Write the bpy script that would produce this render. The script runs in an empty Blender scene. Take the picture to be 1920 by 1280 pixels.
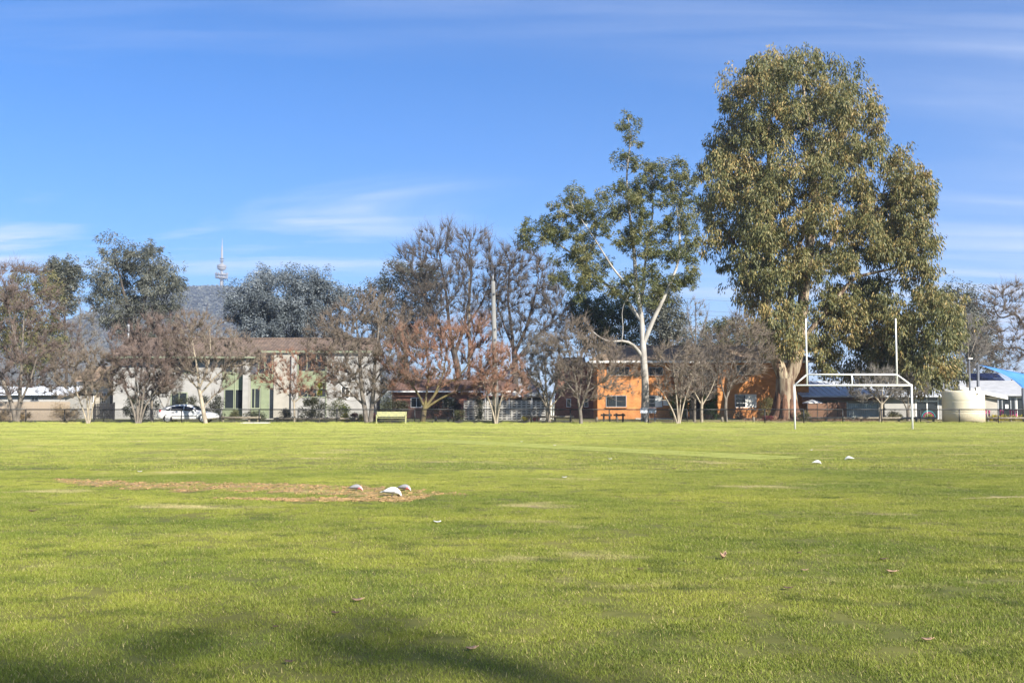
import bpy, math, random
import numpy as np
from mathutils import Vector

# ------------------------------------------------------------------ camera, sky, sun, exposure
S = bpy.context.scene
COL = S.collection
FPX, CAMH, YH = 1867.0, 1.65, 753.0           # focal length in photo pixels, eye height, horizon row
PITCH = math.atan((YH - 640.0) / FPX)
cam = bpy.data.cameras.new('camera'); cam.sensor_width = 36.0; cam.lens = 36.0 * FPX / 1920.0
cam.clip_start = 0.1; cam.clip_end = 20000
camo = bpy.data.objects.new('camera', cam); COL.objects.link(camo)
camo.location = (0, 0, CAMH); camo.rotation_euler = (math.pi / 2 + PITCH, 0, 0)
S.camera = camo

SUN_AZ, SUN_EL = math.radians(140), math.radians(31)      # azimuth clockwise from +Y (view direction)
EXPOSURE = 1.4
wd = bpy.data.worlds.new('World'); S.world = wd; wd.use_nodes = True
nt = wd.node_tree; nt.nodes.clear()
def N(tree, kind, **kw):
    n = tree.nodes.new(kind)
    for k, v in kw.items():
        if k in n.inputs.keys(): n.inputs[k].default_value = v
        else: setattr(n, k, v)
    return n
out = N(nt, 'ShaderNodeOutputWorld'); bg = N(nt, 'ShaderNodeBackground'); bg.inputs['Strength'].default_value = 0.060
sky = N(nt, 'ShaderNodeTexSky'); sky.sky_type = 'NISHITA'; sky.sun_disc = False
sky.sun_elevation = SUN_EL; sky.sun_rotation = SUN_AZ
sky.altitude = 600; sky.air_density = 1.0; sky.dust_density = 0.6; sky.ozone_density = 3.0
hs = N(nt, 'ShaderNodeHueSaturation'); hs.inputs['Saturation'].default_value = 1.55; hs.inputs['Value'].default_value = 1.0
hs.inputs['Hue'].default_value = 0.50
smx = N(nt, 'ShaderNodeMix', data_type='RGBA', blend_type='MULTIPLY'); smx.inputs[0].default_value = 1.0; smx.inputs[7].default_value = (0.58, 0.80, 1.10, 1)
nt.links.new(sky.outputs[0], smx.inputs[6]); nt.links.new(smx.outputs[2], hs.inputs['Color'])
tc = N(nt, 'ShaderNodeTexCoord'); sp = N(nt, 'ShaderNodeSeparateXYZ'); nt.links.new(tc.outputs['Generated'], sp.inputs[0])
def M2(op, a, b=None, c=None):
    n = nt.nodes.new('ShaderNodeMath'); n.operation = op
    for i, v in enumerate((a, b, c)):
        if v is None: continue
        if isinstance(v, (int, float)): n.inputs[i].default_value = v
        else: nt.links.new(v, n.inputs[i])
    return n.outputs[0]
zz = M2('MAXIMUM', sp.outputs[2], 0.0); zd = M2('ADD', zz, 0.10)
cu = M2('DIVIDE', sp.outputs[0], zd); cv = M2('DIVIDE', sp.outputs[1], zd)
cb = N(nt, 'ShaderNodeCombineXYZ'); nt.links.new(cu, cb.inputs[0]); nt.links.new(cv, cb.inputs[1])
mp = N(nt, 'ShaderNodeMapping'); mp.inputs['Rotation'].default_value = (0, 0, math.radians(36)); mp.inputs['Scale'].default_value = (0.22, 1.0, 1)
mp.inputs['Location'].default_value = (8.1, 3.3, 0)
nt.links.new(cb.outputs[0], mp.inputs[0])
nz = N(nt, 'ShaderNodeTexNoise'); nz.inputs['Scale'].default_value = 1.1; nz.inputs['Detail'].default_value = 7; nz.inputs['Roughness'].default_value = 0.55; nz.inputs['Distortion'].default_value = 1.5
nt.links.new(mp.outputs[0], nz.inputs['Vector'])
mp2 = N(nt, 'ShaderNodeMapping'); mp2.inputs['Scale'].default_value = (0.22, 0.22, 1); mp2.inputs['Location'].default_value = (4.6, 0.7, 0)
nt.links.new(cb.outputs[0], mp2.inputs[0])
nz2 = N(nt, 'ShaderNodeTexNoise'); nz2.inputs['Scale'].default_value = 1.0; nz2.inputs['Detail'].default_value = 2
nt.links.new(mp2.outputs[0], nz2.inputs['Vector'])
r1 = N(nt, 'ShaderNodeMapRange'); r1.inputs[1].default_value = 0.46; r1.inputs[2].default_value = 0.68; nt.links.new(nz.outputs[0], r1.inputs[0])
r2 = N(nt, 'ShaderNodeMapRange'); r2.inputs[1].default_value = 0.345; r2.inputs[2].default_value = 0.62; nt.links.new(nz2.outputs[0], r2.inputs[0])
mp3 = N(nt, 'ShaderNodeMapping'); mp3.inputs['Rotation'].default_value = (0, 0, math.radians(14)); mp3.inputs['Scale'].default_value = (0.5, 3.4, 1); nt.links.new(cb.outputs[0], mp3.inputs[0])
nz3 = N(nt, 'ShaderNodeTexNoise'); nz3.inputs['Scale'].default_value = 1.3; nz3.inputs['Detail'].default_value = 6; nz3.inputs['Distortion'].default_value = 1.1; nt.links.new(mp3.outputs[0], nz3.inputs['Vector'])
r3 = N(nt, 'ShaderNodeMapRange'); r3.inputs[1].default_value = 0.33; r3.inputs[2].default_value = 0.68; r3.inputs[3].default_value = 0.35; r3.inputs[4].default_value = 1.3; nt.links.new(nz3.outputs[0], r3.inputs[0])
cf = M2('MULTIPLY', r1.outputs[0], r2.outputs[0]); cf = M2('MULTIPLY', cf, r3.outputs[0]); cf = M2('MULTIPLY', cf, 1.15); veil = M2('MULTIPLY', M2('POWER', 2.71828, M2('MULTIPLY', zz, -8.0)), 0.52); cf = M2('ADD', cf, veil); cf = M2('MINIMUM', cf, 0.85)
mix = N(nt, 'ShaderNodeMix', data_type='RGBA'); nt.links.new(cf, mix.inputs[0]); nt.links.new(hs.outputs[0], mix.inputs[6])
mix.inputs[7].default_value = (6.2, 6.6, 7.4, 1)
nt.links.new(mix.outputs[2], bg.inputs[0]); nt.links.new(bg.outputs[0], out.inputs[0])

sl = bpy.data.lights.new('sun', 'SUN'); sl.energy = 5.0; sl.angle = math.radians(0.53); sl.color = (1.0, 0.93, 0.82)
slo = bpy.data.objects.new('sun', sl); COL.objects.link(slo)
sdir = Vector((math.sin(SUN_AZ) * math.cos(SUN_EL), math.cos(SUN_AZ) * math.cos(SUN_EL), math.sin(SUN_EL)))
slo.rotation_euler = sdir.to_track_quat('Z', 'Y').to_euler(); slo.location = sdir * 60
vs = S.view_settings; vs.view_transform = 'Standard'; vs.look = 'None'; vs.exposure = EXPOSURE; vs.gamma = 1.0; vs.use_curve_mapping = False
S.render.engine = 'CYCLES'
try:
    S.cycles.max_bounces = 6; S.cycles.transparent_max_bounces = 8; S.cycles.volume_bounces = 0
except Exception: pass

# ------------------------------------------------------------------ pixel -> place
cp, spp = math.cos(PITCH), math.sin(PITCH)
def ray(px, py):
    u, v = (px - 960) / FPX, (640 - py) / FPX
    return u, cp - v * spp, spp + v * cp
def P(px, py, Y):
    x, y, z = ray(px, py); t = Y / y
    return np.array([x * t, Y, CAMH + z * t])
def G(px, py):
    x, y, z = ray(px, py); t = -CAMH / z
    return np.array([x * t, y * t, 0.0])
def pxm(Y): return FPX / Y       # photo pixels per metre at distance Y

# ------------------------------------------------------------------ helpers
def things_tag(o, label=None, cat=None, group=None, kind=None):
    if label: o['label'] = label
    if cat: o['category'] = cat
    if group: o['group'] = group
    if kind: o['kind'] = kind
    return o
def thing(name, label, cat, loc=(0, 0, 0), rz=0.0, group=None):
    o = bpy.data.objects.new(name, None); COL.objects.link(o)
    o.location = tuple(float(c) for c in loc); o.rotation_euler = (0, 0, rz); o.empty_display_size = 0.2
    return things_tag(o, label, cat, group)
def base_of(o):
    v = Vector((0, 0, 0))
    while o is not None: v += o.location; o = o.parent
    return v
def link(me, name, mat, parent=None):
    o = bpy.data.objects.new(name, me); COL.objects.link(o)
    if mat is not None and len(me.materials) == 0:
        for m in (mat if isinstance(mat, (list, tuple)) else [mat]): me.materials.append(m)
    if parent is not None: o.parent = parent
    return o
def copy_tree(o, parent=None):
    c = o.copy(); COL.objects.link(c); c.parent = parent
    for ch in list(o.children): copy_tree(ch, c)
    return c
def np_mesh(name, V, quads=None, tris=None, smooth=True, attrs=None, mats=None):
    me = bpy.data.meshes.new(name)
    V = np.asarray(V, np.float32).reshape(-1, 3)
    qs = np.asarray(quads, np.int32).reshape(-1, 4) if quads is not None and len(quads) else np.zeros((0, 4), np.int32)
    ts = np.asarray(tris, np.int32).reshape(-1, 3) if tris is not None and len(tris) else np.zeros((0, 3), np.int32)
    me.vertices.add(len(V)); me.vertices.foreach_set('co', V.ravel())
    li = np.concatenate([qs.ravel(), ts.ravel()]).astype(np.int32)
    ls = np.concatenate([np.arange(len(qs)) * 4, len(qs) * 4 + np.arange(len(ts)) * 3]).astype(np.int32)
    me.loops.add(len(li)); me.loops.foreach_set('vertex_index', li)
    me.polygons.add(len(ls)); me.polygons.foreach_set('loop_start', ls)
    me.polygons.foreach_set('use_smooth', np.full(len(ls), bool(smooth)))
    if mats is not None: me.polygons.foreach_set('material_index', np.asarray(mats, np.int32))
    me.update(calc_edges=True)
    if attrs:
        for k, a in attrs.items():
            at = me.attributes.new(k, 'FLOAT', 'FACE'); at.data.foreach_set('value', np.asarray(a, np.float32))
    return me

class MB:
    """collects boxes, prisms, tubes and lofts; build() links them as one mesh"""
    def __init__(s): s.v = []; s.f = []
    def add(s, v, f):
        n = len(s.v); s.v += [tuple(float(c) for c in p) for p in v]; s.f += [tuple(i + n for i in q) for q in f]; return s
    def box(s, x0, x1, y0, y1, z0, z1):
        v = [(x, y, z) for z in (z0, z1) for y in (y0, y1) for x in (x0, x1)]
        return s.add(v, [(0, 2, 3, 1), (4, 5, 7, 6), (0, 1, 5, 4), (2, 6, 7, 3), (0, 4, 6, 2), (1, 3, 7, 5)])
    def bar(s, a, b, w, h=None):
        """square bar from a to b"""
        h = h or w; a = np.array(a, float); b = np.array(b, float); d = b - a; d /= np.linalg.norm(d)
        up = np.array([0, 0, 1.0]) if abs(d[2]) < 0.95 else np.array([0, 1.0, 0])
        sd = np.cross(d, up); sd /= np.linalg.norm(sd); up = np.cross(sd, d)
        v = [p + sd * w / 2 * i + up * h / 2 * j for p in (a, b) for j in (-1, 1) for i in (-1, 1)]
        return s.add(v, [(0, 2, 3, 1), (4, 5, 7, 6), (0, 1, 5, 4), (2, 6, 7, 3), (0, 4, 6, 2), (1, 3, 7, 5)])
    def tube(s, pts, rad, n=10, caps=True):
        pts = [np.array(p, float) for p in pts]
        if not hasattr(rad, '__len__'): rad = [rad] * len(pts)
        v = []; f = []; prev = None
        for i, p in enumerate(pts):
            d = pts[min(i + 1, len(pts) - 1)] - pts[max(i - 1, 0)]; d = d / (np.linalg.norm(d) + 1e-9)
            if prev is None:
                up = np.array([0, 0, 1.0]) if abs(d[2]) < 0.9 else np.array([1.0, 0, 0])
                sd = np.cross(d, up)
            else: sd = prev - d * np.dot(prev, d)
            sd /= np.linalg.norm(sd); prev = sd; u2 = np.cross(d, sd)
            for k in range(n):
                a = 2 * math.pi * k / n; v.append(p + (sd * math.cos(a) + u2 * math.sin(a)) * rad[i])
        for i in range(len(pts) - 1):
            for k in range(n):
                f.append((i * n + k, i * n + (k + 1) % n, (i + 1) * n + (k + 1) % n, (i + 1) * n + k))
        if caps: f.append(tuple(range(n - 1, -1, -1))); f.append(tuple((len(pts) - 1) * n + k for k in range(n)))
        return s.add(v, f)
    def lathe(s, prof, c=(0, 0, 0), n=24):
        v = []; f = []
        for r, z in prof:
            for k in range(n):
                a = 2 * math.pi * k / n; v.append((c[0] + r * math.cos(a), c[1] + r * math.sin(a), c[2] + z))
        for i in range(len(prof) - 1):
            for k in range(n): f.append((i * n + k, i * n + (k + 1) % n, (i + 1) * n + (k + 1) % n, (i + 1) * n + k))
        f.append(tuple(range(n - 1, -1, -1))); f.append(tuple((len(prof) - 1) * n + k for k in range(n)))
        return s.add(v, f)
    def build(s, name, mat, parent=None, smooth=False, local=False, mats=None, bevel=0.0):
        me = bpy.data.meshes.new(name)
        off = Vector((0, 0, 0)) if (parent is None or local) else base_of(parent)
        me.from_pydata([(a - off[0], b - off[1], c - off[2]) for a, b, c in s.v], [], s.f)
        if smooth: me.polygons.foreach_set('use_smooth', [True] * len(me.polygons))
        if mats is not None: me.polygons.foreach_set('material_index', mats)
        me.update()
        o = link(me, name, mat, parent)
        if bevel:
            b = o.modifiers.new('bevel', 'BEVEL'); b.width = bevel; b.segments = 2; b.limit_method = 'ANGLE'
        return o

# ------------------------------------------------------------------ materials
MATS = {}
def mat(name, col, rough=0.8, var=0.12, scale=3.0, bump=0.0, bscale=40.0, spec=0.3, metal=0.0, col2=None, stretch=(1, 1, 1), detail=5, coat=0.0, coords='Object', lo=0.35, hi=0.65):
    m = bpy.data.materials.new(name); m.use_nodes = True; t = m.node_tree; t.nodes.clear()
    o = N(t, 'ShaderNodeOutputMaterial'); b = N(t, 'ShaderNodeBsdfPrincipled')
    b.inputs['Roughness'].default_value = rough; b.inputs['Specular IOR Level'].default_value = spec; b.inputs['Metallic'].default_value = metal
    b.inputs['Coat Weight'].default_value = coat
    t.links.new(b.outputs[0], o.inputs[0])
    tcn = N(t, 'ShaderNodeTexCoord'); mpn = N(t, 'ShaderNodeMapping'); mpn.inputs['Scale'].default_value = stretch
    t.links.new(tcn.outputs[coords], mpn.inputs[0])
    nz = N(t, 'ShaderNodeTexNoise'); nz.inputs['Scale'].default_value = scale; nz.inputs['Detail'].default_value = detail
    t.links.new(mpn.outputs[0], nz.inputs['Vector'])
    mr = N(t, 'ShaderNodeMapRange'); mr.inputs[1].default_value = lo; mr.inputs[2].default_value = hi; t.links.new(nz.outputs[0], mr.inputs[0])
    mx = N(t, 'ShaderNodeMix', data_type='RGBA'); t.links.new(mr.outputs[0], mx.inputs[0])
    c = np.array(col, float); c2 = np.array(col2, float) if col2 is not None else c * (1 - var)
    c1 = c if col2 is not None else c * (1 + var)
    mx.inputs[6].default_value = (*np.clip(c2, 0, 1), 1); mx.inputs[7].default_value = (*np.clip(c1, 0, 1), 1)
    t.links.new(mx.outputs[2], b.inputs['Base Color'])
    if bump:
        n2 = N(t, 'ShaderNodeTexNoise'); n2.inputs['Scale'].default_value = bscale; n2.inputs['Detail'].default_value = 4
        t.links.new(mpn.outputs[0], n2.inputs['Vector'])
        bp = N(t, 'ShaderNodeBump'); bp.inputs['Strength'].default_value = bump; bp.inputs['Distance'].default_value = 0.02
        t.links.new(n2.outputs[0], bp.inputs['Height']); t.links.new(bp.outputs[0], b.inputs['Normal'])
    MATS[name] = m; return m
def leafmat(name, ramp, trans=0.25, rough=0.55, spec=0.35):
    """colour by the per-leaf 'tint' attribute; ramp = [(pos, rgb), ...]"""
    m = bpy.data.materials.new(name); m.use_nodes = True; t = m.node_tree; t.nodes.clear()
    o = N(t, 'ShaderNodeOutputMaterial'); b = N(t, 'ShaderNodeBsdfPrincipled'); b.inputs['Roughness'].default_value = rough; b.inputs['Specular IOR Level'].default_value = spec
    tr = N(t, 'ShaderNodeBsdfTranslucent'); ms = N(t, 'ShaderNodeMixShader'); ms.inputs[0].default_value = trans
    a = N(t, 'ShaderNodeAttribute'); a.attribute_name = 'tint'
    cr = N(t, 'ShaderNodeValToRGB'); e = cr.color_ramp.elements
    while len(e) < len(ramp): e.new(0.5)
    for i, (p, c) in enumerate(ramp): e[i].position = p; e[i].color = (*c, 1)
    t.links.new(a.outputs['Fac'], cr.inputs[0]); t.links.new(cr.outputs[0], b.inputs['Base Color']); t.links.new(cr.outputs[0], tr.inputs[0])
    t.links.new(b.outputs[0], ms.inputs[1]); t.links.new(tr.outputs[0], ms.inputs[2]); t.links.new(ms.outputs[0], o.inputs[0])
    MATS[name] = m; return m
def glassmat(name, col=(0.02, 0.025, 0.03), rough=0.08):
    m = bpy.data.materials.new(name); m.use_nodes = True; b = m.node_tree.nodes['Principled BSDF']
    b.inputs['Base Color'].default_value = (*col, 1); b.inputs['Roughness'].default_value = rough; b.inputs['Specular IOR Level'].default_value = 0.6
    t = m.node_tree; n2 = N(t, 'ShaderNodeTexNoise'); n2.inputs['Scale'].default_value = 0.8
    bp = N(t, 'ShaderNodeBump'); bp.inputs['Strength'].default_value = 0.06; bp.inputs['Distance'].default_value = 0.05
    t.links.new(n2.outputs[0], bp.inputs['Height']); t.links.new(bp.outputs[0], b.inputs['Normal'])
    return m
def brickmat(name, c1, c2, mortar):
    m = bpy.data.materials.new(name); m.use_nodes = True; t = m.node_tree; b = t.nodes['Principled BSDF']; b.inputs['Roughness'].default_value = 0.9
    tcn = N(t, 'ShaderNodeTexCoord'); sx = N(t, 'ShaderNodeSeparateXYZ'); t.links.new(tcn.outputs['Object'], sx.inputs[0])
    ad = N(t, 'ShaderNodeMath'); ad.operation = 'ADD'; t.links.new(sx.outputs[0], ad.inputs[0]); t.links.new(sx.outputs[1], ad.inputs[1])
    cx = N(t, 'ShaderNodeCombineXYZ'); t.links.new(ad.outputs[0], cx.inputs[0]); t.links.new(sx.outputs[2], cx.inputs[1])
    br = N(t, 'ShaderNodeTexBrick'); br.inputs['Scale'].default_value = 1.0; br.inputs['Brick Width'].default_value = 0.24; br.inputs['Row Height'].default_value = 0.086
    br.inputs['Mortar Size'].default_value = 0.006; br.inputs['Color1'].default_value = (*c1, 1); br.inputs['Color2'].default_value = (*c2, 1); br.inputs['Mortar'].default_value = (*mortar, 1)
    t.links.new(cx.outputs[0], br.inputs['Vector'])
    nz = N(t, 'ShaderNodeTexNoise'); nz.inputs['Scale'].default_value = 1.3; nz.inputs['Detail'].default_value = 6; t.links.new(tcn.outputs['Object'], nz.inputs['Vector'])
    mr = N(t, 'ShaderNodeMapRange'); mr.inputs[1].default_value = 0.3; mr.inputs[2].default_value = 0.7; mr.inputs[3].default_value = 0.72; mr.inputs[4].default_value = 1.12; t.links.new(nz.outputs[0], mr.inputs[0])
    mx = N(t, 'ShaderNodeMix', data_type='RGBA', blend_type='MULTIPLY'); mx.inputs[0].default_value = 1.0
    t.links.new(br.outputs['Color'], mx.inputs[6]); t.links.new(mr.outputs[0], mx.inputs[7]); t.links.new(mx.outputs[2], b.inputs['Base Color'])
    bp = N(t, 'ShaderNodeBump'); bp.inputs['Strength'].default_value = 0.5; bp.inputs['Distance'].default_value = 0.01; t.links.new(br.outputs['Fac'], bp.inputs['Height']); bp.invert = True
    t.links.new(bp.outputs[0], b.inputs['Normal'])
    return m

# field colours follow the place in the world, so the blades and the soil below agree
def grassmat(name, blades=True):
    m = bpy.data.materials.new(name); m.use_nodes = True; t = m.node_tree; t.nodes.clear()
    o = N(t, 'ShaderNodeOutputMaterial'); b = N(t, 'ShaderNodeBsdfPrincipled'); b.inputs['Roughness'].default_value = 0.6 if blades else 0.95; b.inputs['Specular IOR Level'].default_value = 0.25 if blades else 0.1
    g = N(t, 'ShaderNodeNewGeometry')
    def noise(scale, detail, lo, hi, stretch=(1, 1, 1), off=(0, 0, 0)):
        mpn = N(t, 'ShaderNodeMapping'); mpn.inputs['Scale'].default_value = stretch; mpn.inputs['Location'].default_value = off; t.links.new(g.outputs['Position'], mpn.inputs[0])
        n = N(t, 'ShaderNodeTexNoise'); n.inputs['Scale'].default_value = scale; n.inputs['Detail'].default_value = detail; n.inputs['Roughness'].default_value = 0.6
        t.links.new(mpn.outputs[0], n.inputs['Vector'])
        r = N(t, 'ShaderNodeMapRange'); r.inputs[1].default_value = lo; r.inputs[2].default_value = hi; t.links.new(n.outputs[0], r.inputs[0]); return r.outputs[0]
    def mixc(f, a, c):
        x = N(t, 'ShaderNodeMix', data_type='RGBA'); t.links.new(f, x.inputs[0])
        for i, q in ((6, a), (7, c)):
            if isinstance(q, tuple): x.inputs[i].default_value = (*q, 1)
            else: t.links.new(q, x.inputs[i])
        return x.outputs[2]
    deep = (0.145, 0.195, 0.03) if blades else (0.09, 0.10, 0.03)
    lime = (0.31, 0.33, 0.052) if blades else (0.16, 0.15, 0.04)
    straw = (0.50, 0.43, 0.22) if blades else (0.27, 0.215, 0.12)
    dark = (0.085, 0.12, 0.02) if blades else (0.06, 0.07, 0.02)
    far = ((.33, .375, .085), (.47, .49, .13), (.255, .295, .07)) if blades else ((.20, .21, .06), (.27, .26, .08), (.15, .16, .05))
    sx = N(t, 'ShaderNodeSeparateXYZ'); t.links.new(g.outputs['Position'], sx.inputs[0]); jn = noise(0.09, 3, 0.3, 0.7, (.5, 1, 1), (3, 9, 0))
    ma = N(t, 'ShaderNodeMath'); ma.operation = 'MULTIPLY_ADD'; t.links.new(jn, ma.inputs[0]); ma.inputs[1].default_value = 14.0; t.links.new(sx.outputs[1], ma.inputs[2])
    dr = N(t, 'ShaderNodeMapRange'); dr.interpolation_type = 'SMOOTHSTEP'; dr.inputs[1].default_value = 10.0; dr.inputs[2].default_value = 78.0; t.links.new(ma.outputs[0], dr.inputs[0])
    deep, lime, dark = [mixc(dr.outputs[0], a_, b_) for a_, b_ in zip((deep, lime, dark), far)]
    c = mixc(noise(0.33, 5, 0.36, 0.64, (0.6, 1, 1)), deep, lime)
    c = mixc(noise(1.9, 4, 0.52, 0.72, (0.7, 1, 1), (7, 3, 0)), c, dark)
    c = mixc(noise(0.55, 6, 0.60, 0.72, (0.55, 1, 1), (31, 12, 0)), c, straw)
    if blades:
        a = N(t, 'ShaderNodeAttribute'); a.attribute_name = 'tint'
        r = N(t, 'ShaderNodeMapRange'); r.inputs[1].default_value = 0.92; r.inputs[2].default_value = 0.95; t.links.new(a.outputs['Fac'], r.inputs[0])
        c = mixc(r.outputs[0], c, (0.40, 0.34, 0.15))
        mr = N(t, 'ShaderNodeMapRange'); mr.inputs[3].default_value = 0.85; mr.inputs[4].default_value = 1.15; t.links.new(a.outputs['Fac'], mr.inputs[0])
        x = N(t, 'ShaderNodeMix', data_type='RGBA', blend_type='MULTIPLY'); x.inputs[0].default_value = 1.0; t.links.new(c, x.inputs[6]); t.links.new(mr.outputs[0], x.inputs[7]); c = x.outputs[2]
        tr = N(t, 'ShaderNodeBsdfTranslucent'); ms = N(t, 'ShaderNodeMixShader'); ms.inputs[0].default_value = 0.3
        t.links.new(c, tr.inputs[0]); t.links.new(b.outputs[0], ms.inputs[1]); t.links.new(tr.outputs[0], ms.inputs[2]); t.links.new(ms.outputs[0], o.inputs[0])
    else: t.links.new(b.outputs[0], o.inputs[0])
    t.links.new(c, b.inputs['Base Color'])
    return m
M = {}
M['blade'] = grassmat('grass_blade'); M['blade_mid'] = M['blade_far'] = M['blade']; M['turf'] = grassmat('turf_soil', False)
M['ground'] = mat('ground', (0.13, 0.12, 0.05), 0.95, scale=0.6, col2=(0.08, 0.09, 0.03), bump=0.4, bscale=9)
M['asphalt'] = mat('asphalt', (0.075, 0.073, 0.07), 0.9, 0.2, 2, bump=0.3, bscale=120)
M['verge'] = mat('verge', (0.34, 0.27, 0.13), 0.95, scale=0.8, col2=(0.15, 0.15, 0.05), bump=0.5, bscale=14)
M['mulch'] = mat('mulch', (0.12, 0.075, 0.045), 0.95, scale=3, col2=(0.06, 0.038, 0.025), bump=0.8, bscale=18)
M['dirt'] = mat('dirt', (0.33, 0.215, 0.10), 0.95, scale=4, col2=(0.18, 0.13, 0.055), bump=0.9, bscale=22)
M['clod'] = mat('clod', (0.38, 0.25, 0.12), 0.95, scale=5, col2=(0.22, 0.14, 0.07), coords='Generated')
M['synthetic'] = mat('synthetic_turf', (0.27, 0.29, 0.085), 1.0, 0.12, 1.5, spec=.0)
M['concrete'] = mat('concrete', (0.42, 0.40, 0.36), 0.85, 0.14, 2.5, bump=0.15)
M['pole'] = mat('pole_concrete', (0.20, 0.20, 0.19), 0.85, scale=1.2, col2=(0.13, 0.13, 0.122), stretch=(3, 3, .6), bump=0.2, bscale=30)
M['fence'] = mat('black_steel', (0.018, 0.019, 0.02), 0.5, 0.2, spec=0.4)
M['galv'] = mat('galvanised', (0.30, 0.31, 0.32), 0.5, 0.15, 6, metal=0.6)
M['goal'] = mat('white_steel', (0.78, 0.78, 0.76), 0.45, 0.05, 4, spec=0.5)
M['whitewall'] = mat('white_paint_brick', (0.315, 0.31, 0.295), 0.85, 0.09, 1.4, bump=0.3, bscale=26)
M['creamwall'] = mat('cream_render', (0.34, 0.32, 0.275), 0.85, 0.08, 1.2, bump=0.2)
M['green'] = mat('sage_paint', (0.20, 0.235, 0.145), 0.7, 0.08, 2)
M['greentrim'] = mat('sage_trim', (0.24, 0.27, 0.185), 0.6, 0.06, 2)
M['glass'] = glassmat('window_glass'); M['carglass'] = glassmat('car_glass', (0.015, 0.02, 0.035), 0.04)
M['brick'] = brickmat('orange_brick', (0.56, 0.225, 0.062), (0.45, 0.165, 0.044), (0.46, 0.32, 0.18))
M['brick2'] = brickmat('shaded_brown_brick', (0.30, 0.13, 0.085), (0.22, 0.09, 0.06), (0.28, 0.22, 0.18))  # brownish-red brick, with the shade on these walls darkened into its colour
M['tile'] = mat('brown_roof_tile', (0.185, 0.135, 0.105), 0.85, scale=1.7, col2=(0.105, 0.08, 0.066), bump=0.3)
M['tile2'] = mat('tan_roof_tile', (0.26, 0.19, 0.13), 0.85, scale=1.7, col2=(0.15, 0.115, 0.09), bump=0.3)
M['redtile'] = mat('pink_roof_tile', (0.15, 0.09, 0.075), 0.85, scale=1.7, col2=(0.09, 0.06, 0.05), bump=0.3)
M['metalroof'] = mat('pale_metal_roof', (0.50, 0.53, 0.57), 0.5, 0.06, 1, metal=0.1)
M['greyroof'] = mat('grey_roof', (0.33, 0.34, 0.36), 0.75, 0.1, 1.5, bump=0.2)
M['whitetrim'] = mat('white_trim', (0.74, 0.73, 0.70), 0.6, 0.05, 3)
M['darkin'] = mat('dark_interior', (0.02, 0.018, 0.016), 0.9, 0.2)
M['timber'] = mat('weathered_timber', (0.36, 0.29, 0.21), 0.9, scale=4, col2=(0.24, 0.19, 0.14), stretch=(6, 6, .7), bump=0.3)
M['log'] = mat('grey_log', (0.27, 0.235, 0.18), 0.9, scale=6, col2=(0.17, 0.15, 0.115), bump=0.3)
M['darktimber'] = mat('dark_timber', (0.06, 0.052, 0.045), 0.9, 0.25, 5, bump=0.3)
M['blacktimber'] = mat('black_timber', (0.022, 0.022, 0.024), 0.8, 0.2, 5)
M['brush'] = mat('brushwood', (0.20, 0.115, 0.072), 0.95, scale=9, col2=(0.13, 0.075, 0.05), stretch=(9, 9, .5), bump=0.5)
M['colorbond'] = mat('grey_green_steel', (0.27, 0.31, 0.29), 0.5, 0.05, 1)
M['tank'] = mat('cream_tank', (0.60, 0.54, 0.39), 0.55, 0.04, 1.0, spec=0.4)
M['stain'] = mat('rust_stain', (0.5, 0.25, 0.09), 0.8, 0.2, 4)
M['sail'] = mat('blue_sail', (0.05, 0.17, 0.42), 0.7, 0.12, 2)
M['solar'] = mat('solar_panel', (0.012, 0.018, 0.055), 0.15, 0.2, 2, spec=0.6)
M['yellow'] = mat('yellow_green_paint', (0.36, 0.35, 0.16), 0.65, scale=7, col2=(0.25, 0.26, 0.14), bump=0.15)
M['limesign'] = mat('lime_sign', (0.62, 0.70, 0.03), 0.5, 0.04)
M['steelpost'] = mat('grey_post', (0.10, 0.11, 0.13), 0.5, 0.1)
M['carpaint'] = mat('white_car_paint', (0.66, 0.67, 0.68), 0.28, 0.02, 1, spec=0.5, coat=0.6)
M['plastic'] = mat('dark_plastic', (0.025, 0.025, 0.027), 0.6, 0.1)
M['tyre'] = mat('tyre', (0.02, 0.02, 0.02), 0.85, 0.1)
M['rim'] = mat('alloy', (0.55, 0.56, 0.57), 0.35, 0.05, metal=0.7)
M['redlamp'] = mat('red_lens', (0.5, 0.02, 0.015), 0.2, 0.05, spec=0.6)
M['clearlamp'] = mat('clear_lens', (0.6, 0.62, 0.64), 0.12, 0.05, spec=0.7)
M['pink'] = mat('pink_paint', (0.42, 0.05, 0.16), 0.6, 0.1)
M['teal'] = mat('teal_print', (0.05, 0.25, 0.27), 0.6, 0.1)
M['curtain'] = mat('white_blind', (0.62, 0.62, 0.58), 0.8, 0.06, 3, stretch=(8, 8, .2))
# bark
M['bark_grey'] = mat('bark_grey', (0.20, 0.175, 0.145), 0.95, scale=6, col2=(0.10, 0.087, 0.073), stretch=(1, 1, .4), bump=0.6, bscale=25)
M['bark_pale'] = mat('bark_pale', (0.36, 0.31, 0.235), 0.95, scale=5, col2=(0.22, 0.185, 0.14), stretch=(1, 1, .4), bump=0.5, bscale=25)
M['bark_dark'] = mat('bark_dark', (0.085, 0.07, 0.058), 0.95, scale=5, col2=(0.04, 0.034, 0.03), stretch=(1, 1, .4), bump=0.6, bscale=25)
M['bark_moss'] = mat('bark_moss', (0.165, 0.135, 0.05), 0.95, scale=2.2, col2=(0.085, 0.068, 0.052), stretch=(1, 1, .8), bump=0.5, bscale=25)
M['bark_gum'] = mat('bark_white_gum', (0.40, 0.38, 0.345), 0.85, scale=2.2, col2=(0.21, 0.19, 0.165), stretch=(1, 1, .35), bump=0.25, bscale=14)
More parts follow.
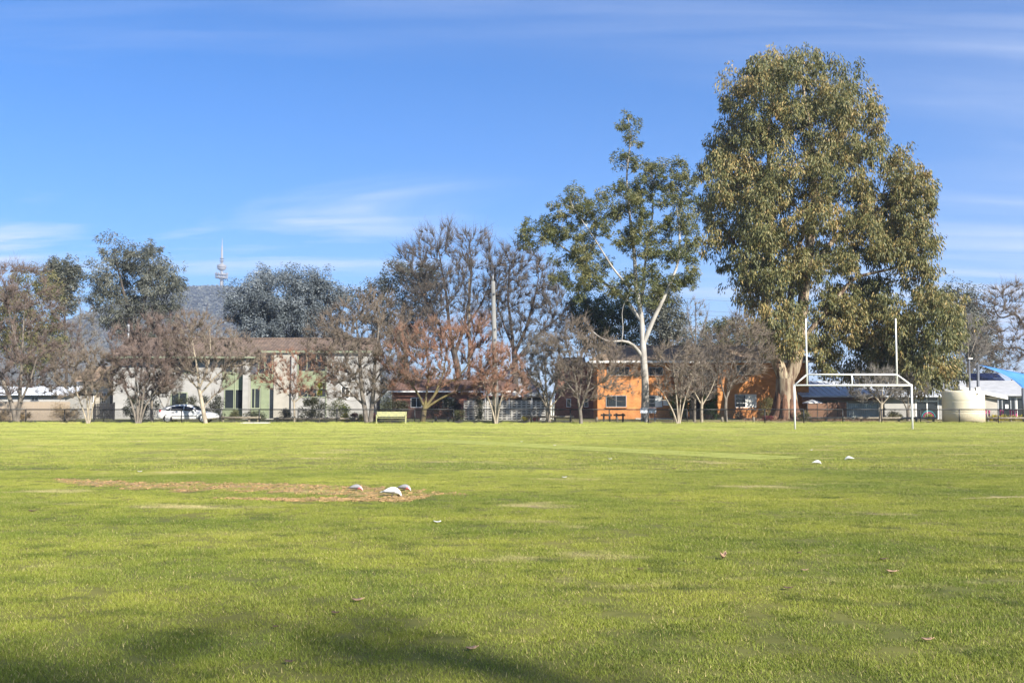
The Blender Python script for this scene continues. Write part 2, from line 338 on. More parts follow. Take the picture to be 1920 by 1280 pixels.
M['bark_euc'] = mat('bark_streaky_gum', (0.33, 0.275, 0.19), 0.9, scale=2.6, col2=(0.10, 0.062, 0.042), stretch=(1.4, 1.4, .16), bump=0.5, bscale=12, lo=0.42, hi=0.60)
M['bark_rough'] = mat('bark_rough', (0.19, 0.10, 0.06), 0.95, scale=3.2, col2=(0.06, 0.035, 0.025), stretch=(1.5, 1.5, .2), bump=0.9, bscale=9)
# twigs
M['twig_purple'] = mat('twig_purple', (0.164, 0.121, 0.102), 0.9, scale=1.2, col2=(0.098, 0.075, 0.066))
M['twig_brown'] = mat('twig_brown', (0.184, 0.148, 0.113), 0.9, scale=1.2, col2=(0.111, 0.090, 0.072))
M['twig_red'] = mat('twig_red', (0.271, 0.139, 0.090), 0.9, scale=0.9, col2=(0.148, 0.102, 0.075))
M['twig_dark'] = mat('twig_dark', (0.11, 0.095, 0.08), 0.9, scale=1.2, col2=(0.06, 0.054, 0.047))
M['twig_grey'] = mat('twig_grey', (0.197, 0.180, 0.156), 0.9, scale=1.2, col2=(0.115, 0.107, 0.094))
# leaves
L = {}
L['olive'] = leafmat('leaf_olive', [(0, (0.055, 0.068, 0.026)), (.4, (0.125, 0.132, 0.046)), (.7, (0.225, 0.195, 0.072)), (1, (0.39, 0.265, 0.10))], .22)
L['gum'] = leafmat('leaf_gum', [(0, (0.05, 0.066, 0.027)), (.5, (0.11, 0.125, 0.045)), (1, (0.22, 0.195, 0.075))], .22)
L['silver'] = leafmat('leaf_silver', [(0, (0.06, 0.075, 0.08)), (.5, (0.14, 0.165, 0.18)), (1, (0.25, 0.285, 0.31))], .12)
L['greygreen'] = leafmat('leaf_greygreen', [(0, (0.040, 0.044, 0.032)), (.5, (0.082, 0.088, 0.066)), (1, (0.17, 0.175, 0.145))], .12)
L['yellowgreen'] = leafmat('leaf_yellowgreen', [(0, (0.055, 0.065, 0.025)), (.5, (0.125, 0.125, 0.045)), (1, (0.22, 0.19, 0.08))], .2)
L['darkgreen'] = leafmat('leaf_darkgreen', [(0, (0.022, 0.032, 0.012)), (.6, (0.055, 0.075, 0.022)), (1, (0.14, 0.14, 0.035))], .15)
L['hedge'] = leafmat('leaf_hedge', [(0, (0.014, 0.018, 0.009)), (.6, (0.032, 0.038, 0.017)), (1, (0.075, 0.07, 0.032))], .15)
L['ivy'] = leafmat('leaf_ivy', [(0, (0.03, 0.06, 0.016)), (.6, (0.07, 0.125, 0.03)), (1, (0.13, 0.18, 0.05))], .2)
L['redbush'] = leafmat('leaf_red', [(0, (0.07, 0.015, 0.018)), (1, (0.20, 0.045, 0.045))], .2)
L['yellowbush'] = leafmat('leaf_yellow', [(0, (0.16, 0.16, 0.025)), (.6, (0.42, 0.36, 0.03)), (1, (0.65, 0.50, 0.04))], .2)
L['drygrass'] = leafmat('leaf_dry', [(0, (0.16, 0.12, 0.07)), (1, (0.38, 0.29, 0.17))], .2)
L['forest'] = leafmat('leaf_forest', [(0, (0.035, 0.042, 0.035)), (1, (0.10, 0.105, 0.085))], .1)
L['litter'] = leafmat('leaf_litter', [(0, (0.13, 0.075, 0.045)), (1, (0.34, 0.22, 0.13))], .1)

# ------------------------------------------------------------------ setting
def sheet(name, x0, x1, y0, y1, z, m):
    o = MB().add([(x0, y0, z), (x1, y0, z), (x1, y1, z), (x0, y1, z)], [(0, 1, 2, 3)]).build(name, m); o['kind'] = 'structure'; return o
FENCE_Y = 77.0
sheet('ground', -3800, 3800, -400, 4600, 0.0, M['ground'])
sheet('playing_field', -75, 75, -60, FENCE_Y - 0.4, 0.006, M['turf'])
sheet('verge', -75, 75, FENCE_Y - 0.4, 81.2, 0.006, M['verge'])
sheet('road', -75, 5, 81.2, 86.0, 0.005, M['asphalt'])
sheet('gravel_verge', 5.2, 75, 81.2, 90.0, 0.005, M['verge'])

# ------------------------------------------------------------------ tree machinery
def in_poly(pts, poly):
    x, y = pts[:, 0], pts[:, 1]; r = np.zeros(len(pts), bool); n = len(poly)
    for i in range(n):
        x1, y1 = poly[i]; x2, y2 = poly[(i + 1) % n]
        if y1 == y2: continue
        c = ((y1 > y) != (y2 > y)) & (x < (x2 - x1) * (y - y1) / (y2 - y1) + x1); r ^= c
    return r
def poly_dist(pts, poly):
    d = np.full(len(pts), 1e9); n = len(poly)
    for i in range(n):
        a = np.array(poly[i], float); b = np.array(poly[(i + 1) % n], float); ab = b - a
        t = np.clip(((pts - a) @ ab) / (ab @ ab + 1e-9), 0, 1); q = a + t[:, None] * ab
        d = np.minimum(d, np.linalg.norm(pts - q, axis=1))
    return d
def crown_points(polys, Y, n, rng, depth=1.0, inset=0.0, spacing=0.0, maxdepth=6.0):
    """points inside outlines that are blown up to a rounded volume round the distance Y"""
    res = []; k = pxm(Y); areas = []
    polys = [p if isinstance(p, tuple) else (p, 0.0, maxdepth) for p in polys]
    for p, _, _ in polys:
        q = np.array(p, float); areas.append(0.5 * abs(np.dot(q[:, 0], np.roll(q[:, 1], 1)) - np.dot(q[:, 1], np.roll(q[:, 0], 1))))
    Y00 = Y
    for (p, dY, maxdepth), a in zip(polys, areas):
        Y = Y00 + dY
        q = np.array(p, float); m = max(2, int(round(n * a / sum(areas))))
        c = rng.uniform(q.min(0), q.max(0), (m * 40 + 200, 2)); c = c[in_poly(c, p)]
        w = poly_dist(c, p) / k; W = max(w.max(), 0.2); keep = w > min(inset, W * 0.55); c = c[keep]; w = w[keep]
        hd = np.minimum(np.sqrt(np.maximum(W * W - (W - w) ** 2, 0)) * depth, maxdepth)
        dz = rng.uniform(-1, 1, len(c)) * hd
        pts = []
        for i in range(len(c)):
            if len(pts) >= m: break
            p3 = P(c[i, 0], c[i, 1], Y + dz[i])
            if spacing and pts:
                if np.min(np.sum((np.array(pts) - p3) ** 2, 1)) < spacing ** 2: continue
            pts.append(p3)
        res += pts
    return np.array(res)
def resample(pl, step):
    pl = np.array(pl, float); seg = np.linalg.norm(np.diff(pl, axis=0), axis=1); s = np.concatenate([[0], np.cumsum(seg)])
    n = max(2, int(math.ceil(s[-1] / step)) + 1); t = np.linspace(0, s[-1], n)
    res = np.stack([np.interp(t, s, pl[:, i]) for i in range(3)], 1); u = t / s[-1]
    for _ in range(2):
        if len(res) > 2: res[1:-1] = 0.5 * res[1:-1] + 0.25 * (res[:-2] + res[2:])
    return res, u
class Skel:
    def __init__(s, cap=30000):
        s.p = np.zeros((cap, 3)); s.d = np.zeros((cap, 3)); s.par = np.full(cap, -1); s.fix = np.zeros(cap); s.n = 0
    def put(s, p, d, par, fix=0.0):
        i = s.n; s.p[i] = p; s.d[i] = d / (np.linalg.norm(d) + 1e-9); s.par[i] = par; s.fix[i] = fix; s.n += 1; return i
    def stem(s, pts3, r0, r1, step, parent=None):
        q, u = resample(pts3, step)
        par = -1
        if s.n and parent is None:
            par = int(np.argmin(np.sum((s.p[:s.n] - q[0]) ** 2, 1)))
            if np.linalg.norm(s.p[par] - q[0]) > 2.5: par = -1
        for i in range(len(q)):
            d = q[min(i + 1, len(q) - 1)] - q[max(i - 1, 0)]
            par = s.put(q[i], d, par, r0 + (r1 - r0) * u[i])
    def grow(s, targets, rng, step=0.5, zmin=1.0, sag=0.25, jit=0.06, a=0.9):
        n0 = s.n; c = np.min(np.linalg.norm(targets[:, None, :] - s.p[None, :n0, :], axis=2), axis=1)
        for ti in np.argsort(c):
            t = targets[ti]; dv = t - s.p[:s.n]; ds = np.linalg.norm(dv, axis=1) + 1e-6
            cs = np.sum(dv * s.d[:s.n], 1) / ds
            cost = ds * (1 + a * (1 - cs)) + np.where(s.p[:s.n, 2] < zmin, 50, 0) + np.where(dv[:, 2] < 0, -dv[:, 2] * 0.6, 0)
            j = int(np.argmin(cost)); D = ds[j]; p0 = s.p[j].copy(); k = max(1, int(D / step))
            c1 = p0 + s.d[j] * D * 0.4 + np.array([0, 0, D * sag * 0.4])
            par = j; prev = p0
            for q in range(1, k + 1):
                u = q / k; b = (1 - u) ** 2 * p0 + 2 * u * (1 - u) * c1 + u * u * t
                if q < k: b = b + rng.normal(0, jit * step, 3)
                par = s.put(b, b - prev, par); prev = b
    def radii(s, tip, power=0.42):
        n = s.n; w = np.zeros(n); ch = np.zeros(n)
        for i in range(n - 1, -1, -1):
            if w[i] == 0: w[i] = 1
            if s.par[i] >= 0: w[s.par[i]] += w[i]; ch[s.par[i]] += 1
        r = tip * w ** power
        for i in range(n):
            if s.fix[i] > 0: r[i] = s.fix[i]
            elif s.par[i] >= 0: r[i] = min(r[i], r[s.par[i]] * 0.88)
        s.tips = ch == 0; return r
def frusta(p0, p1, r0, r1, n):
    """open tapered tubes, one per segment"""
    p0 = np.asarray(p0, float); p1 = np.asarray(p1, float); k = len(p0); d = p1 - p0; d /= (np.linalg.norm(d, axis=1)[:, None] + 1e-9)
    up = np.where(np.abs(d[:, 2:3]) < 0.9, np.array([[0, 0, 1.0]]), np.array([[1.0, 0, 0]]))
    a = np.cross(d, up); a /= np.linalg.norm(a, axis=1)[:, None] + 1e-9; b = np.cross(d, a)
    an = 2 * np.pi * np.arange(n) / n; ring = a[:, None, :] * np.cos(an)[None, :, None] + b[:, None, :] * np.sin(an)[None, :, None]
    V = np.stack([p0[:, None, :] + ring * np.asarray(r0)[:, None, None], p1[:, None, :] + ring * np.asarray(r1)[:, None, None]], 1)
    i0 = np.arange(k)[:, None] * 2 * n + np.arange(n)[None, :]; i1 = np.arange(k)[:, None] * 2 * n + (np.arange(n)[None, :] + 1) % n
    Q = np.stack([i0, i1, i1 + n, i0 + n], 2).reshape(-1, 4)
    return V.reshape(-1, 3), Q
class NM:
    def __init__(s): s.V = []; s.Q = []; s.T = []; s.n = 0; s.qa = []
    def add(s, V, Q=None, T=None, qa=None):
        if Q is not None and len(Q): s.Q.append(Q + s.n)
        if T is not None and len(T): s.T.append(T + s.n)
        if qa is not None: s.qa.append(qa)
        s.V.append(V); s.n += len(V)
    def build(s, name, m, parent=None, smooth=True, off=None):
        V = np.concatenate(s.V); off = np.array(base_of(parent)) if (off is None and parent is not None) else (off if off is not None else np.zeros(3))
        me = np_mesh(name, V - off, np.concatenate(s.Q) if s.Q else None, np.concatenate(s.T) if s.T else None, smooth, {'tint': np.concatenate(s.qa)} if s.qa else None)
        return link(me, name, m, parent)
def unit(v): return v / (np.linalg.norm(v, axis=-1, keepdims=True) + 1e-9)
def leaves(centres, radii, n_each, rng, L0, W0, droop=0.7, squash=0.8, shell=2.4, tvar=0.18, tint0=0.45, sub=0):
    C = np.repeat(centres, n_each, 0); R = np.repeat(radii, n_each); k = len(C)
    u = unit(rng.normal(0, 1, (k, 3))); rad = rng.random(k) ** (1 / shell)
    off = u * (rad * R)[:, None]; off[:, 2] *= squash
    if sub:
        nc = len(centres); su = unit(rng.normal(0, 1, (nc, sub, 3))); so_ = su * (radii[:, None] * rng.random((nc, sub)) ** .4)[:, :, None]; so_[:, :, 2] *= squash
        pick = rng.integers(0, sub, k); ci_ = np.repeat(np.arange(nc), n_each); off = so_[ci_, pick] + u * (rad * R * .36)[:, None] * np.array([1, 1, 1.15])
    # leaf sprays gather into small twig groups inside the clump
    p = C + off
    g = rng.normal(0, 1, (k, 3)); g[:, 2] *= 0.6; d = unit(unit(g) * (1 - droop) + np.array([0, 0, -1.0]) * droop + unit(off) * 0.25)
    w = unit(np.cross(d, rng.normal(0, 1, (k, 3)))); l = L0 * rng.uniform(.6, 1.3, k); wd = W0 * rng.uniform(.7, 1.3, k)
    a = p; b = p + d * (l * .45)[:, None] + w * (wd * .5)[:, None]; c = p + d * l[:, None]; e = p + d * (l * .45)[:, None] - w * (wd * .5)[:, None]
    V = np.stack([a, b, c, e], 1).reshape(-1, 3); Q = np.arange(4 * k).reshape(-1, 4)
    ct = np.repeat(rng.normal(0, 1, len(centres)), n_each)
    t = np.clip(tint0 + ct * tvar * 0.7 + rng.normal(0, tvar, k), 0, 1)
    return V, Q, t
def stems_px(stems, Y):
    """[( [(px,py[,dY]),...], r0, r1 ), ...] -> 3D polylines"""
    res = []
    for pl, r0, r1 in stems:
        res.append(([P(q[0], q[1], Y + (q[2] if len(q) > 2 else 0)) for q in pl], r0, r1))
    return res
def wood(sk, r, parent, m, name='trunk', sides=(10, 6, 4), rsplit=(0.12, 0.04), rmin=0.0):
    nm = NM(); idx = np.arange(sk.n); idx = idx[(sk.par[:sk.n] >= 0)]; pa = sk.par[idx]
    p0 = sk.p[pa]; p1 = sk.p[idx]; r0 = np.minimum(r[pa], r[idx] * 1.35 + 0.004); r1 = r[idx]
    ext = unit(p1 - p0) * (r1 * 0.35)[:, None]; p1e = p1 + ext
    for lo, hi, n in ((rsplit[0], 99, sides[0]), (rsplit[1], rsplit[0], sides[1]), (rmin, rsplit[1], sides[2])):
        s = (r1 >= lo) & (r1 < hi)
        if s.any(): V, Q = frusta(p0[s], p1e[s], r0[s], r1[s], n); nm.add(V, Q)
    return nm.build(name, m, parent)
def set_on_ground(pl):
    pl = [np.array(q) for q in pl]; pl[0][2] = -0.08; return pl
def flare(nm_parent, base, r, m, rng):
    pass
def leafy_tree(name, label, Y, polys, stems, seed, clump_r, n_clumps, n_leaf, lmat, bark, leaf=(0.34, 0.085), droop=0.7, squash=0.8, depth=1.0, tint0=0.45, tvar=0.18, group=None, tip=0.02, zmin=2.0, spacing=None, cat='tree', step=0.6, shell=2.4, maxdepth=6.0, extra=None):
    rng = np.random.default_rng(seed)
    st = stems_px(stems, Y); b = st[0][0][0]
    t = thing(name, label, cat, (b[0], b[1], 0), group=group)
    C = crown_points(polys, Y, n_clumps, rng, depth, inset=clump_r * 0.22, spacing=(clump_r * 0.62 if spacing is None else spacing), maxdepth=maxdepth)
    sk = Skel()
    for i, (pl, r0, r1) in enumerate(st): sk.stem(set_on_ground(pl) if i == 0 or (stems[i][0][0][1] > 778) else pl, r0, r1, step)
    sk.grow(C - np.array([0, 0, clump_r * 0.25]), rng, step, zmin)
    r = sk.radii(tip)
    wood(sk, r, t, bark)
    R = clump_r * rng.uniform(.65, 1.25, len(C))
    nm = NM(); V, Q, tt = leaves(C, R, n_leaf, rng, leaf[0], leaf[1], droop, squash, shell, tvar, tint0, 11); nm.add(V, Q, qa=tt)
    nm.build('crown', lmat, t, smooth=False)
    return t
def bare_tree(name, label, Y, polys, stems, seed, n_attr, n_twig, bark, twig, tl=0.75, tr=0.0075, depth=1.0, upt=0.5, group=None, tip=0.012, zmin=0.9, step=0.35, buds=0, budmat=None, maxdepth=4.0, power=0.42):
    rng = np.random.default_rng(seed)
    st = stems_px(stems, Y); b = st[0][0][0]
    t = thing(name, label, 'tree', (b[0], b[1], 0), group=group)
    jp = []
    for pl in polys:      # uneven outline: every other reach of the crown bulges or falls back
        q = np.array(pl, float); c = q.mean(0); m2 = []
        for i in range(len(q)):
            for f in (0, .5): b2 = q[i] * (1 - f) + q[(i + 1) % len(q)] * f; m2.append(tuple(c + (b2 - c) * (1.07 + rng.uniform(-.13, .17)) * np.array([1.06, 1.0])))
        jp.append(m2)
    polys = jp; C = crown_points(polys, Y, n_attr, rng, depth, inset=0.05, spacing=0.0, maxdepth=maxdepth)
    sk = Skel()
    for i, (pl, r0, r1) in enumerate(st): sk.stem(set_on_ground(pl) if i == 0 or (stems[i][0][0][1] > 778) else pl, r0, r1, step)
    sk.grow(C, rng, step, zmin, sag=0.35, jit=0.12)
    r = sk.radii(tip, power)
    wood(sk, r, t, bark, rsplit=(0.10, 0.03), sides=(9, 5, 3))
    # twigs: two bends each, taper to a point
    n_twig = int(n_twig * (1.75 if Y < 90 else 1.45)); cand = np.where((r[:sk.n] < 0.045) & (sk.p[:sk.n, 2] > zmin + 0.6))[0]
    j = rng.choice(cand, n_twig); p = sk.p[j] + rng.normal(0, .03, (n_twig, 3))
    d = unit(sk.d[j] * 0.8 + unit(rng.normal(0, 1, (n_twig, 3))) * 0.62 + np.array([0, 0, upt])); l = tl * 1.15 * rng.uniform(.3, 1.0, n_twig); l = np.where(rng.random(n_twig) < .12, l * 1.9, l)
    q = p + d * (l * .45)[:, None]; d2 = unit(d + rng.normal(0, .22, (n_twig, 3)) + np.array([0, 0, upt * .4])); e = q + d2 * (l * .55)[:, None]
    # side shoots from the bend
    k = n_twig // 3; d3 = unit(d[:k] + rng.normal(0, .6, (k, 3))); e3 = q[:k] + d3 * (l[:k] * .5)[:, None]
    rr = tr * rng.uniform(.7, 1.3, n_twig); nm = NM()
    V, Q = frusta(p, q, rr, rr * .7, 3); nm.add(V, Q)
    for s0, s1, rad in ((q, e, rr * .7), (q[:k], e3, rr[:k] * .6)):
        dd = unit(s1 - s0); a = unit(np.cross(dd, rng.normal(0, 1, dd.shape))); bb = np.cross(dd, a); m_ = len(s0)
        ring = [s0 + a * rad[:, None], s0 + (-a * .5 + bb * .87) * rad[:, None], s0 + (-a * .5 - bb * .87) * rad[:, None], s1]
        V = np.stack(ring, 1).reshape(-1, 3); i = np.arange(m_)[:, None] * 4
        T = np.concatenate([i + np.array([[0, 1, 3]]), i + np.array([[1, 2, 3]]), i + np.array([[2, 0, 3]])]); nm.add(V, T=T)
    nm.build('crown', twig, t)
    if buds:
        jj = rng.choice(len(e), buds); C2 = e[jj]; nb = NM(); V, Q, tt = leaves(C2, np.full(buds, .08), 3, rng, .10, .055, .3, 1.0, 2, .2, .5); nb.add(V, Q, qa=tt); nb.build('leaf_remnants', budmat, t, smooth=False)
    return t
def shrub(name, label, cx, cy, w, h, seed, lmat, n=26, per=70, leaf=(0.12, 0.06), cat='shrub', dpt=None, droop=0.15, tint0=.45, group=None, box=False, z0=0.0):
    """rounded or clipped mass of leaves on short stems, w x dpt x h metres"""
    rng = np.random.default_rng(seed); dpt = dpt or w * 0.8
    t = thing(name, label, cat, (cx, cy, z0), group=group); C = []
    while len(C) < n:
        q = rng.uniform(-1, 1, 3)
        if not box and q[0] ** 2 + q[1] ** 2 + max(q[2], -.3) ** 2 > 1: continue
        C.append((q[0] * w * .42, q[1] * dpt * .42, h * (.5 + .42 * q[2])))
    C = np.array(C); cr = np.full(n, 0.5 * (w * dpt * h / n) ** (1 / 3) * 1.25) * rng.uniform(.8, 1.25, n)
    st = NM(); k = min(n, 12); p0 = np.stack([rng.normal(0, w * .06, k), rng.normal(0, dpt * .06, k), np.full(k, -.04)], 1)
    V, Q = frusta(p0, C[:k], np.full(k, .025), np.full(k, .008), 5); st.add(V, Q); st.build('stem', M['bark_grey'], t, off=np.zeros(3))
    nm = NM(); V, Q, tt = leaves(C, cr, per, rng, leaf[0], leaf[1], droop, .9, 2.4, .2, tint0); V[:, 2] = np.maximum(V[:, 2], .01); nm.add(V, Q, qa=tt)
    nm.build('foliage', lmat, t, smooth=False, off=np.zeros(3)); return t

# ------------------------------------------------------------------ the field: bare patch, pitch, grass
rng0 = np.random.default_rng(5)
DIRT_C = [G(95, 899), G(230, 908), G(430, 913), G(600, 917), G(760, 925), G(875, 928)]
DIRT_W = [0.15, 0.75, 1.15, 1.15, 0.8, 0.1]
DIRT2_C = [G(400, 935), G(560, 938), G(740, 937), G(800, 931)]; DIRT2_W = [0.05, 0.28, 0.38, 0.1]
STRAW_C = [G(1800, 936), G(1870, 933), G(1960, 932)]; STRAW_W = [0.04, 0.17, 0.2]
def blob(C, W, seed, n=60):
    r = np.random.default_rng(seed); C = np.array(C); t = np.linspace(0, len(C) - 1, n)
    c = np.stack([np.interp(t, np.arange(len(C)), C[:, i]) for i in range(3)], 1); w = np.interp(t, np.arange(len(C)), W)
    d = unit(np.gradient(c, axis=0)); nrm = np.stack([-d[:, 1], d[:, 0], 0 * d[:, 0]], 1)
    a = c + nrm * (w * r.uniform(.45, 1.25, n))[:, None]; b = c - nrm * (w * r.uniform(.45, 1.25, n))[:, None]
    return a, b
DIRTS = []
for i, (C, W, m) in enumerate(((DIRT_C, DIRT_W, 'dirt'), (DIRT2_C, DIRT2_W, 'dirt'), (STRAW_C, STRAW_W, 'verge'))):
    a, b = blob(C, W, 40 + i); z = 0.011 + 0.001 * i; n = len(a); V = np.concatenate([a, b]); V[:, 2] = z
    Q = np.array([(k, k + 1, n + k + 1, n + k) for k in range(n - 1)])
    o = link(np_mesh('bare_earth', V, Q, smooth=False), 'bare_earth', M[m]); o['kind'] = 'structure'; DIRTS.append(np.concatenate([a, b[::-1]])[:, :2])
PITCH_A, PITCH_B = G(868, 825), G(1512, 857); pd = unit((PITCH_B - PITCH_A)[None])[0]; pn = np.array([-abs(pd[1]), -abs(pd[0]), 0])
PITCH_Q = [PITCH_A - pd * 1, PITCH_B, PITCH_B + pn * 2.3, PITCH_A - pd * 1 + pn * 2.3]
MB().add([(q[0], q[1], 0.016) for q in PITCH_Q] + [(q[0], q[1], 0.0) for q in PITCH_Q], [(0, 3, 2, 1), (0, 1, 5, 4), (1, 2, 6, 5), (2, 3, 7, 6), (3, 0, 4, 7)]).build('cricket_pitch', M['synthetic'])['kind'] = 'structure'
def field_points(y0, y1, dens, rng, jitter=True):
    area = (y1 - y0) * ((y0 + y1) * 0.545 + 4); n = int(area * dens); y = rng.uniform(y0, y1, n * 2); hw = y * 0.545 + 2
    x = rng.uniform(-1, 1, n * 2) * (y1 * .545 + 2); k = np.abs(x) < hw; p = np.stack([x[k], y[k]], 1)[:n]; return p
def tuft(name, n, rad, h, w, seed, lean=.6, gm='blade'):
    r = np.random.default_rng(seed); a = r.uniform(0, 2 * np.pi, n); q = rad * np.sqrt(r.random(n)); p = np.stack([q * np.cos(a), q * np.sin(a), np.zeros(n)], 1)
    d = r.normal(0, lean, (n, 3)); d[:, 2] = 1; d = unit(d); hh = h * r.uniform(.45, 1.25, n); s = r.uniform(0, 2 * np.pi, n); sd = np.stack([np.cos(s), np.sin(s), 0 * s], 1) * (w * r.uniform(.6, 1.3, n) / 2)[:, None]
    V = np.stack([p - sd, p + sd, p + d * hh[:, None]], 1).reshape(-1, 3); V[:, 2] = np.maximum(V[:, 2], 0)
    me = np_mesh(name, V, None, np.arange(3 * n).reshape(-1, 3), False, {'tint': r.random(n)}); me.materials.append(M[gm])
    return bpy.data.objects.new(name, me)
def scatter(name, pts, scl, tufts, label, cat, seed):
    """one grass object: tufts set on the points by geometry nodes"""
    r = np.random.default_rng(seed); me = np_mesh(name, np.column_stack([pts, np.full(len(pts), 0.004)]))
    a = me.attributes.new('scl', 'FLOAT', 'POINT'); a.data.foreach_set('value', scl.astype(np.float32))
    a = me.attributes.new('rot', 'FLOAT_VECTOR', 'POINT'); rv = np.zeros((len(pts), 3), np.float32); rv[:, 2] = r.uniform(0, 6.28, len(pts)); a.data.foreach_set('vector', rv.ravel())
    o = link(me, name, M['blade']); things_tag(o, label, cat, kind='stuff')
    c = bpy.data.collections.new(name + '_tufts')
    for q in tufts: c.objects.link(q)
    ng = bpy.data.node_groups.new(name, 'GeometryNodeTree'); ng.interface.new_socket('Geometry', in_out='INPUT', socket_type='NodeSocketGeometry'); ng.interface.new_socket('Geometry', in_out='OUTPUT', socket_type='NodeSocketGeometry')
    gi = ng.nodes.new('NodeGroupInput'); go = ng.nodes.new('NodeGroupOutput'); ip = ng.nodes.new('GeometryNodeInstanceOnPoints'); ci = ng.nodes.new('GeometryNodeCollectionInfo')
    ci.inputs[0].default_value = c; ci.inputs['Separate Children'].default_value = True; ci.inputs['Reset Children'].default_value = True
    ip.inputs['Pick Instance'].default_value = True
    def attr(nm, ty):
        n = ng.nodes.new('GeometryNodeInputNamedAttribute'); n.data_type = ty; n.inputs[0].default_value = nm; return n.outputs[0]
    ng.links.new(gi.outputs[0], ip.inputs['Points']); ng.links.new(ci.outputs[0], ip.inputs['Instance'])
    ng.links.new(attr('rot', 'FLOAT_VECTOR'), ip.inputs['Rotation']); ng.links.new(attr('scl', 'FLOAT'), ip.inputs['Scale']); ng.links.new(ip.outputs[0], go.inputs[0])
    md = o.modifiers.new('grass', 'NODES'); md.node_group = ng
    return o
def off_bare(p, keep=0.05, seed=0):
    r = np.random.default_rng(seed); k = np.ones(len(p), bool)
    for d in DIRTS:
        ins = in_poly(p, d); e = poly_dist(p, [tuple(q) for q in d]); pk = np.clip(.85 - e * 1.9, keep, 1) * (.5 + .5 * (np.sin(p[:, 0] * 5.1 + 2 * np.sin(p[:, 1] * 3.7)) > -.2)); k &= ~(ins & (r.random(len(p)) > pk))
        out_ = (~ins) & (e < .5); k &= ~(out_ & (r.random(len(p)) > .6 + e * .8))
    k &= ~(in_poly(p, [tuple(q[:2]) for q in PITCH_Q]) & (r.random(len(p)) > .45)); return p[k]
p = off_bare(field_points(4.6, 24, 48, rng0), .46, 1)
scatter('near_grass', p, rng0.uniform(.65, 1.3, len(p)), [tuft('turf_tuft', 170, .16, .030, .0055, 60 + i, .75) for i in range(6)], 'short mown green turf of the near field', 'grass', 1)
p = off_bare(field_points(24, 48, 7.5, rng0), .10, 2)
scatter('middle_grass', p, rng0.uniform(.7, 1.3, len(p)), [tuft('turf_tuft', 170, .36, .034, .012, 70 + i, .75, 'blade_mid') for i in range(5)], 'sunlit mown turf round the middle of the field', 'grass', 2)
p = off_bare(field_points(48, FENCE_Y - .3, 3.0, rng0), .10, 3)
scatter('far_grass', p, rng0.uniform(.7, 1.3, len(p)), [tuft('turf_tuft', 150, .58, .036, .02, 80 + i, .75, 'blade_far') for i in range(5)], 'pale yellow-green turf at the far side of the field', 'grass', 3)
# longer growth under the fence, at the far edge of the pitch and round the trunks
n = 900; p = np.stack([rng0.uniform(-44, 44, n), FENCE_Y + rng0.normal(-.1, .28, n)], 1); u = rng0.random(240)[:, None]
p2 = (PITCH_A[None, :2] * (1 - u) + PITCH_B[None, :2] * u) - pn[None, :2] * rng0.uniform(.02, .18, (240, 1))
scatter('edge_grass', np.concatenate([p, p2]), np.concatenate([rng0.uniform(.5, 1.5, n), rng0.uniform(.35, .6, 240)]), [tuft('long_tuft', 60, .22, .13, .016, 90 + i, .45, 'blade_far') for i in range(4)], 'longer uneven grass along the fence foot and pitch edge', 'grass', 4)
# clods of the scratched-up patch
pts = []
for d in DIRTS[:2]:
    q = rng0.uniform(d.min(0), d.max(0), (2600, 2)); pts.append(q[in_poly(q, d)])
pts = np.concatenate(pts); k = len(pts); s = rng0.uniform(.012, .04, k); o8 = unit(np.array([(x, y, z) for x in (-1, 1) for y in (-1, 1) for z in (-1, 1)], float))
V = np.column_stack([pts, np.full(k, .012)])[:, None, :] + (o8[None] + rng0.normal(0, .25, (k, 8, 3))) * s[:, None, None] * np.array([1.2, 1.2, .7])
F = np.array([(0, 1, 3, 2), (4, 6, 7, 5), (0, 4, 5, 1), (2, 3, 7, 6), (0, 2, 6, 4), (1, 5, 7, 3)]); Q = (np.arange(k)[:, None, None] * 8 + F[None]).reshape(-1, 4)
things_tag(link(np_mesh('soil_clods', V.reshape(-1, 3), Q, smooth=False), 'soil_clods', M['dirt']), 'loose tan clods and dead thatch of the scratched strip', 'soil', kind='stuff')
# leaf litter and bark under the great gum
a, b = blob([P(1395, 790, 88), P(1470, 790, 88), P(1560, 790, 87.5), P(1660, 790, 87)], [.3, 2.0, 1.9, .3], 77); a[:, 2] = b[:, 2] = .014; n = len(a)
o = link(np_mesh('mulch_bed', np.concatenate([a, b]), np.array([(k, k + 1, n + k + 1, n + k) for k in range(n - 1)]), smooth=False), 'mulch_bed', M['mulch']); o['kind'] = 'structure'
MU = np.concatenate([a, b[::-1]])[:, :2]; q = rng0.uniform(MU.min(0), MU.max(0), (5200, 2)); q = q[in_poly(q, MU)]; C = np.column_stack([q, np.full(len(q), .03)])
nm = NM(); V, Q, tt = leaves(C, np.full(len(C), .06), 1, rng0, .22, .05, .1, .4, 2, .25, .4); V[:, 2] = np.abs(V[:, 2]) + .012; nm.add(V, Q, qa=tt)
things_tag(nm.build('leaf_litter', L['litter'], None, smooth=False), 'dry bark and fallen leaves under the tallest tree', 'leaf litter', kind='stuff')

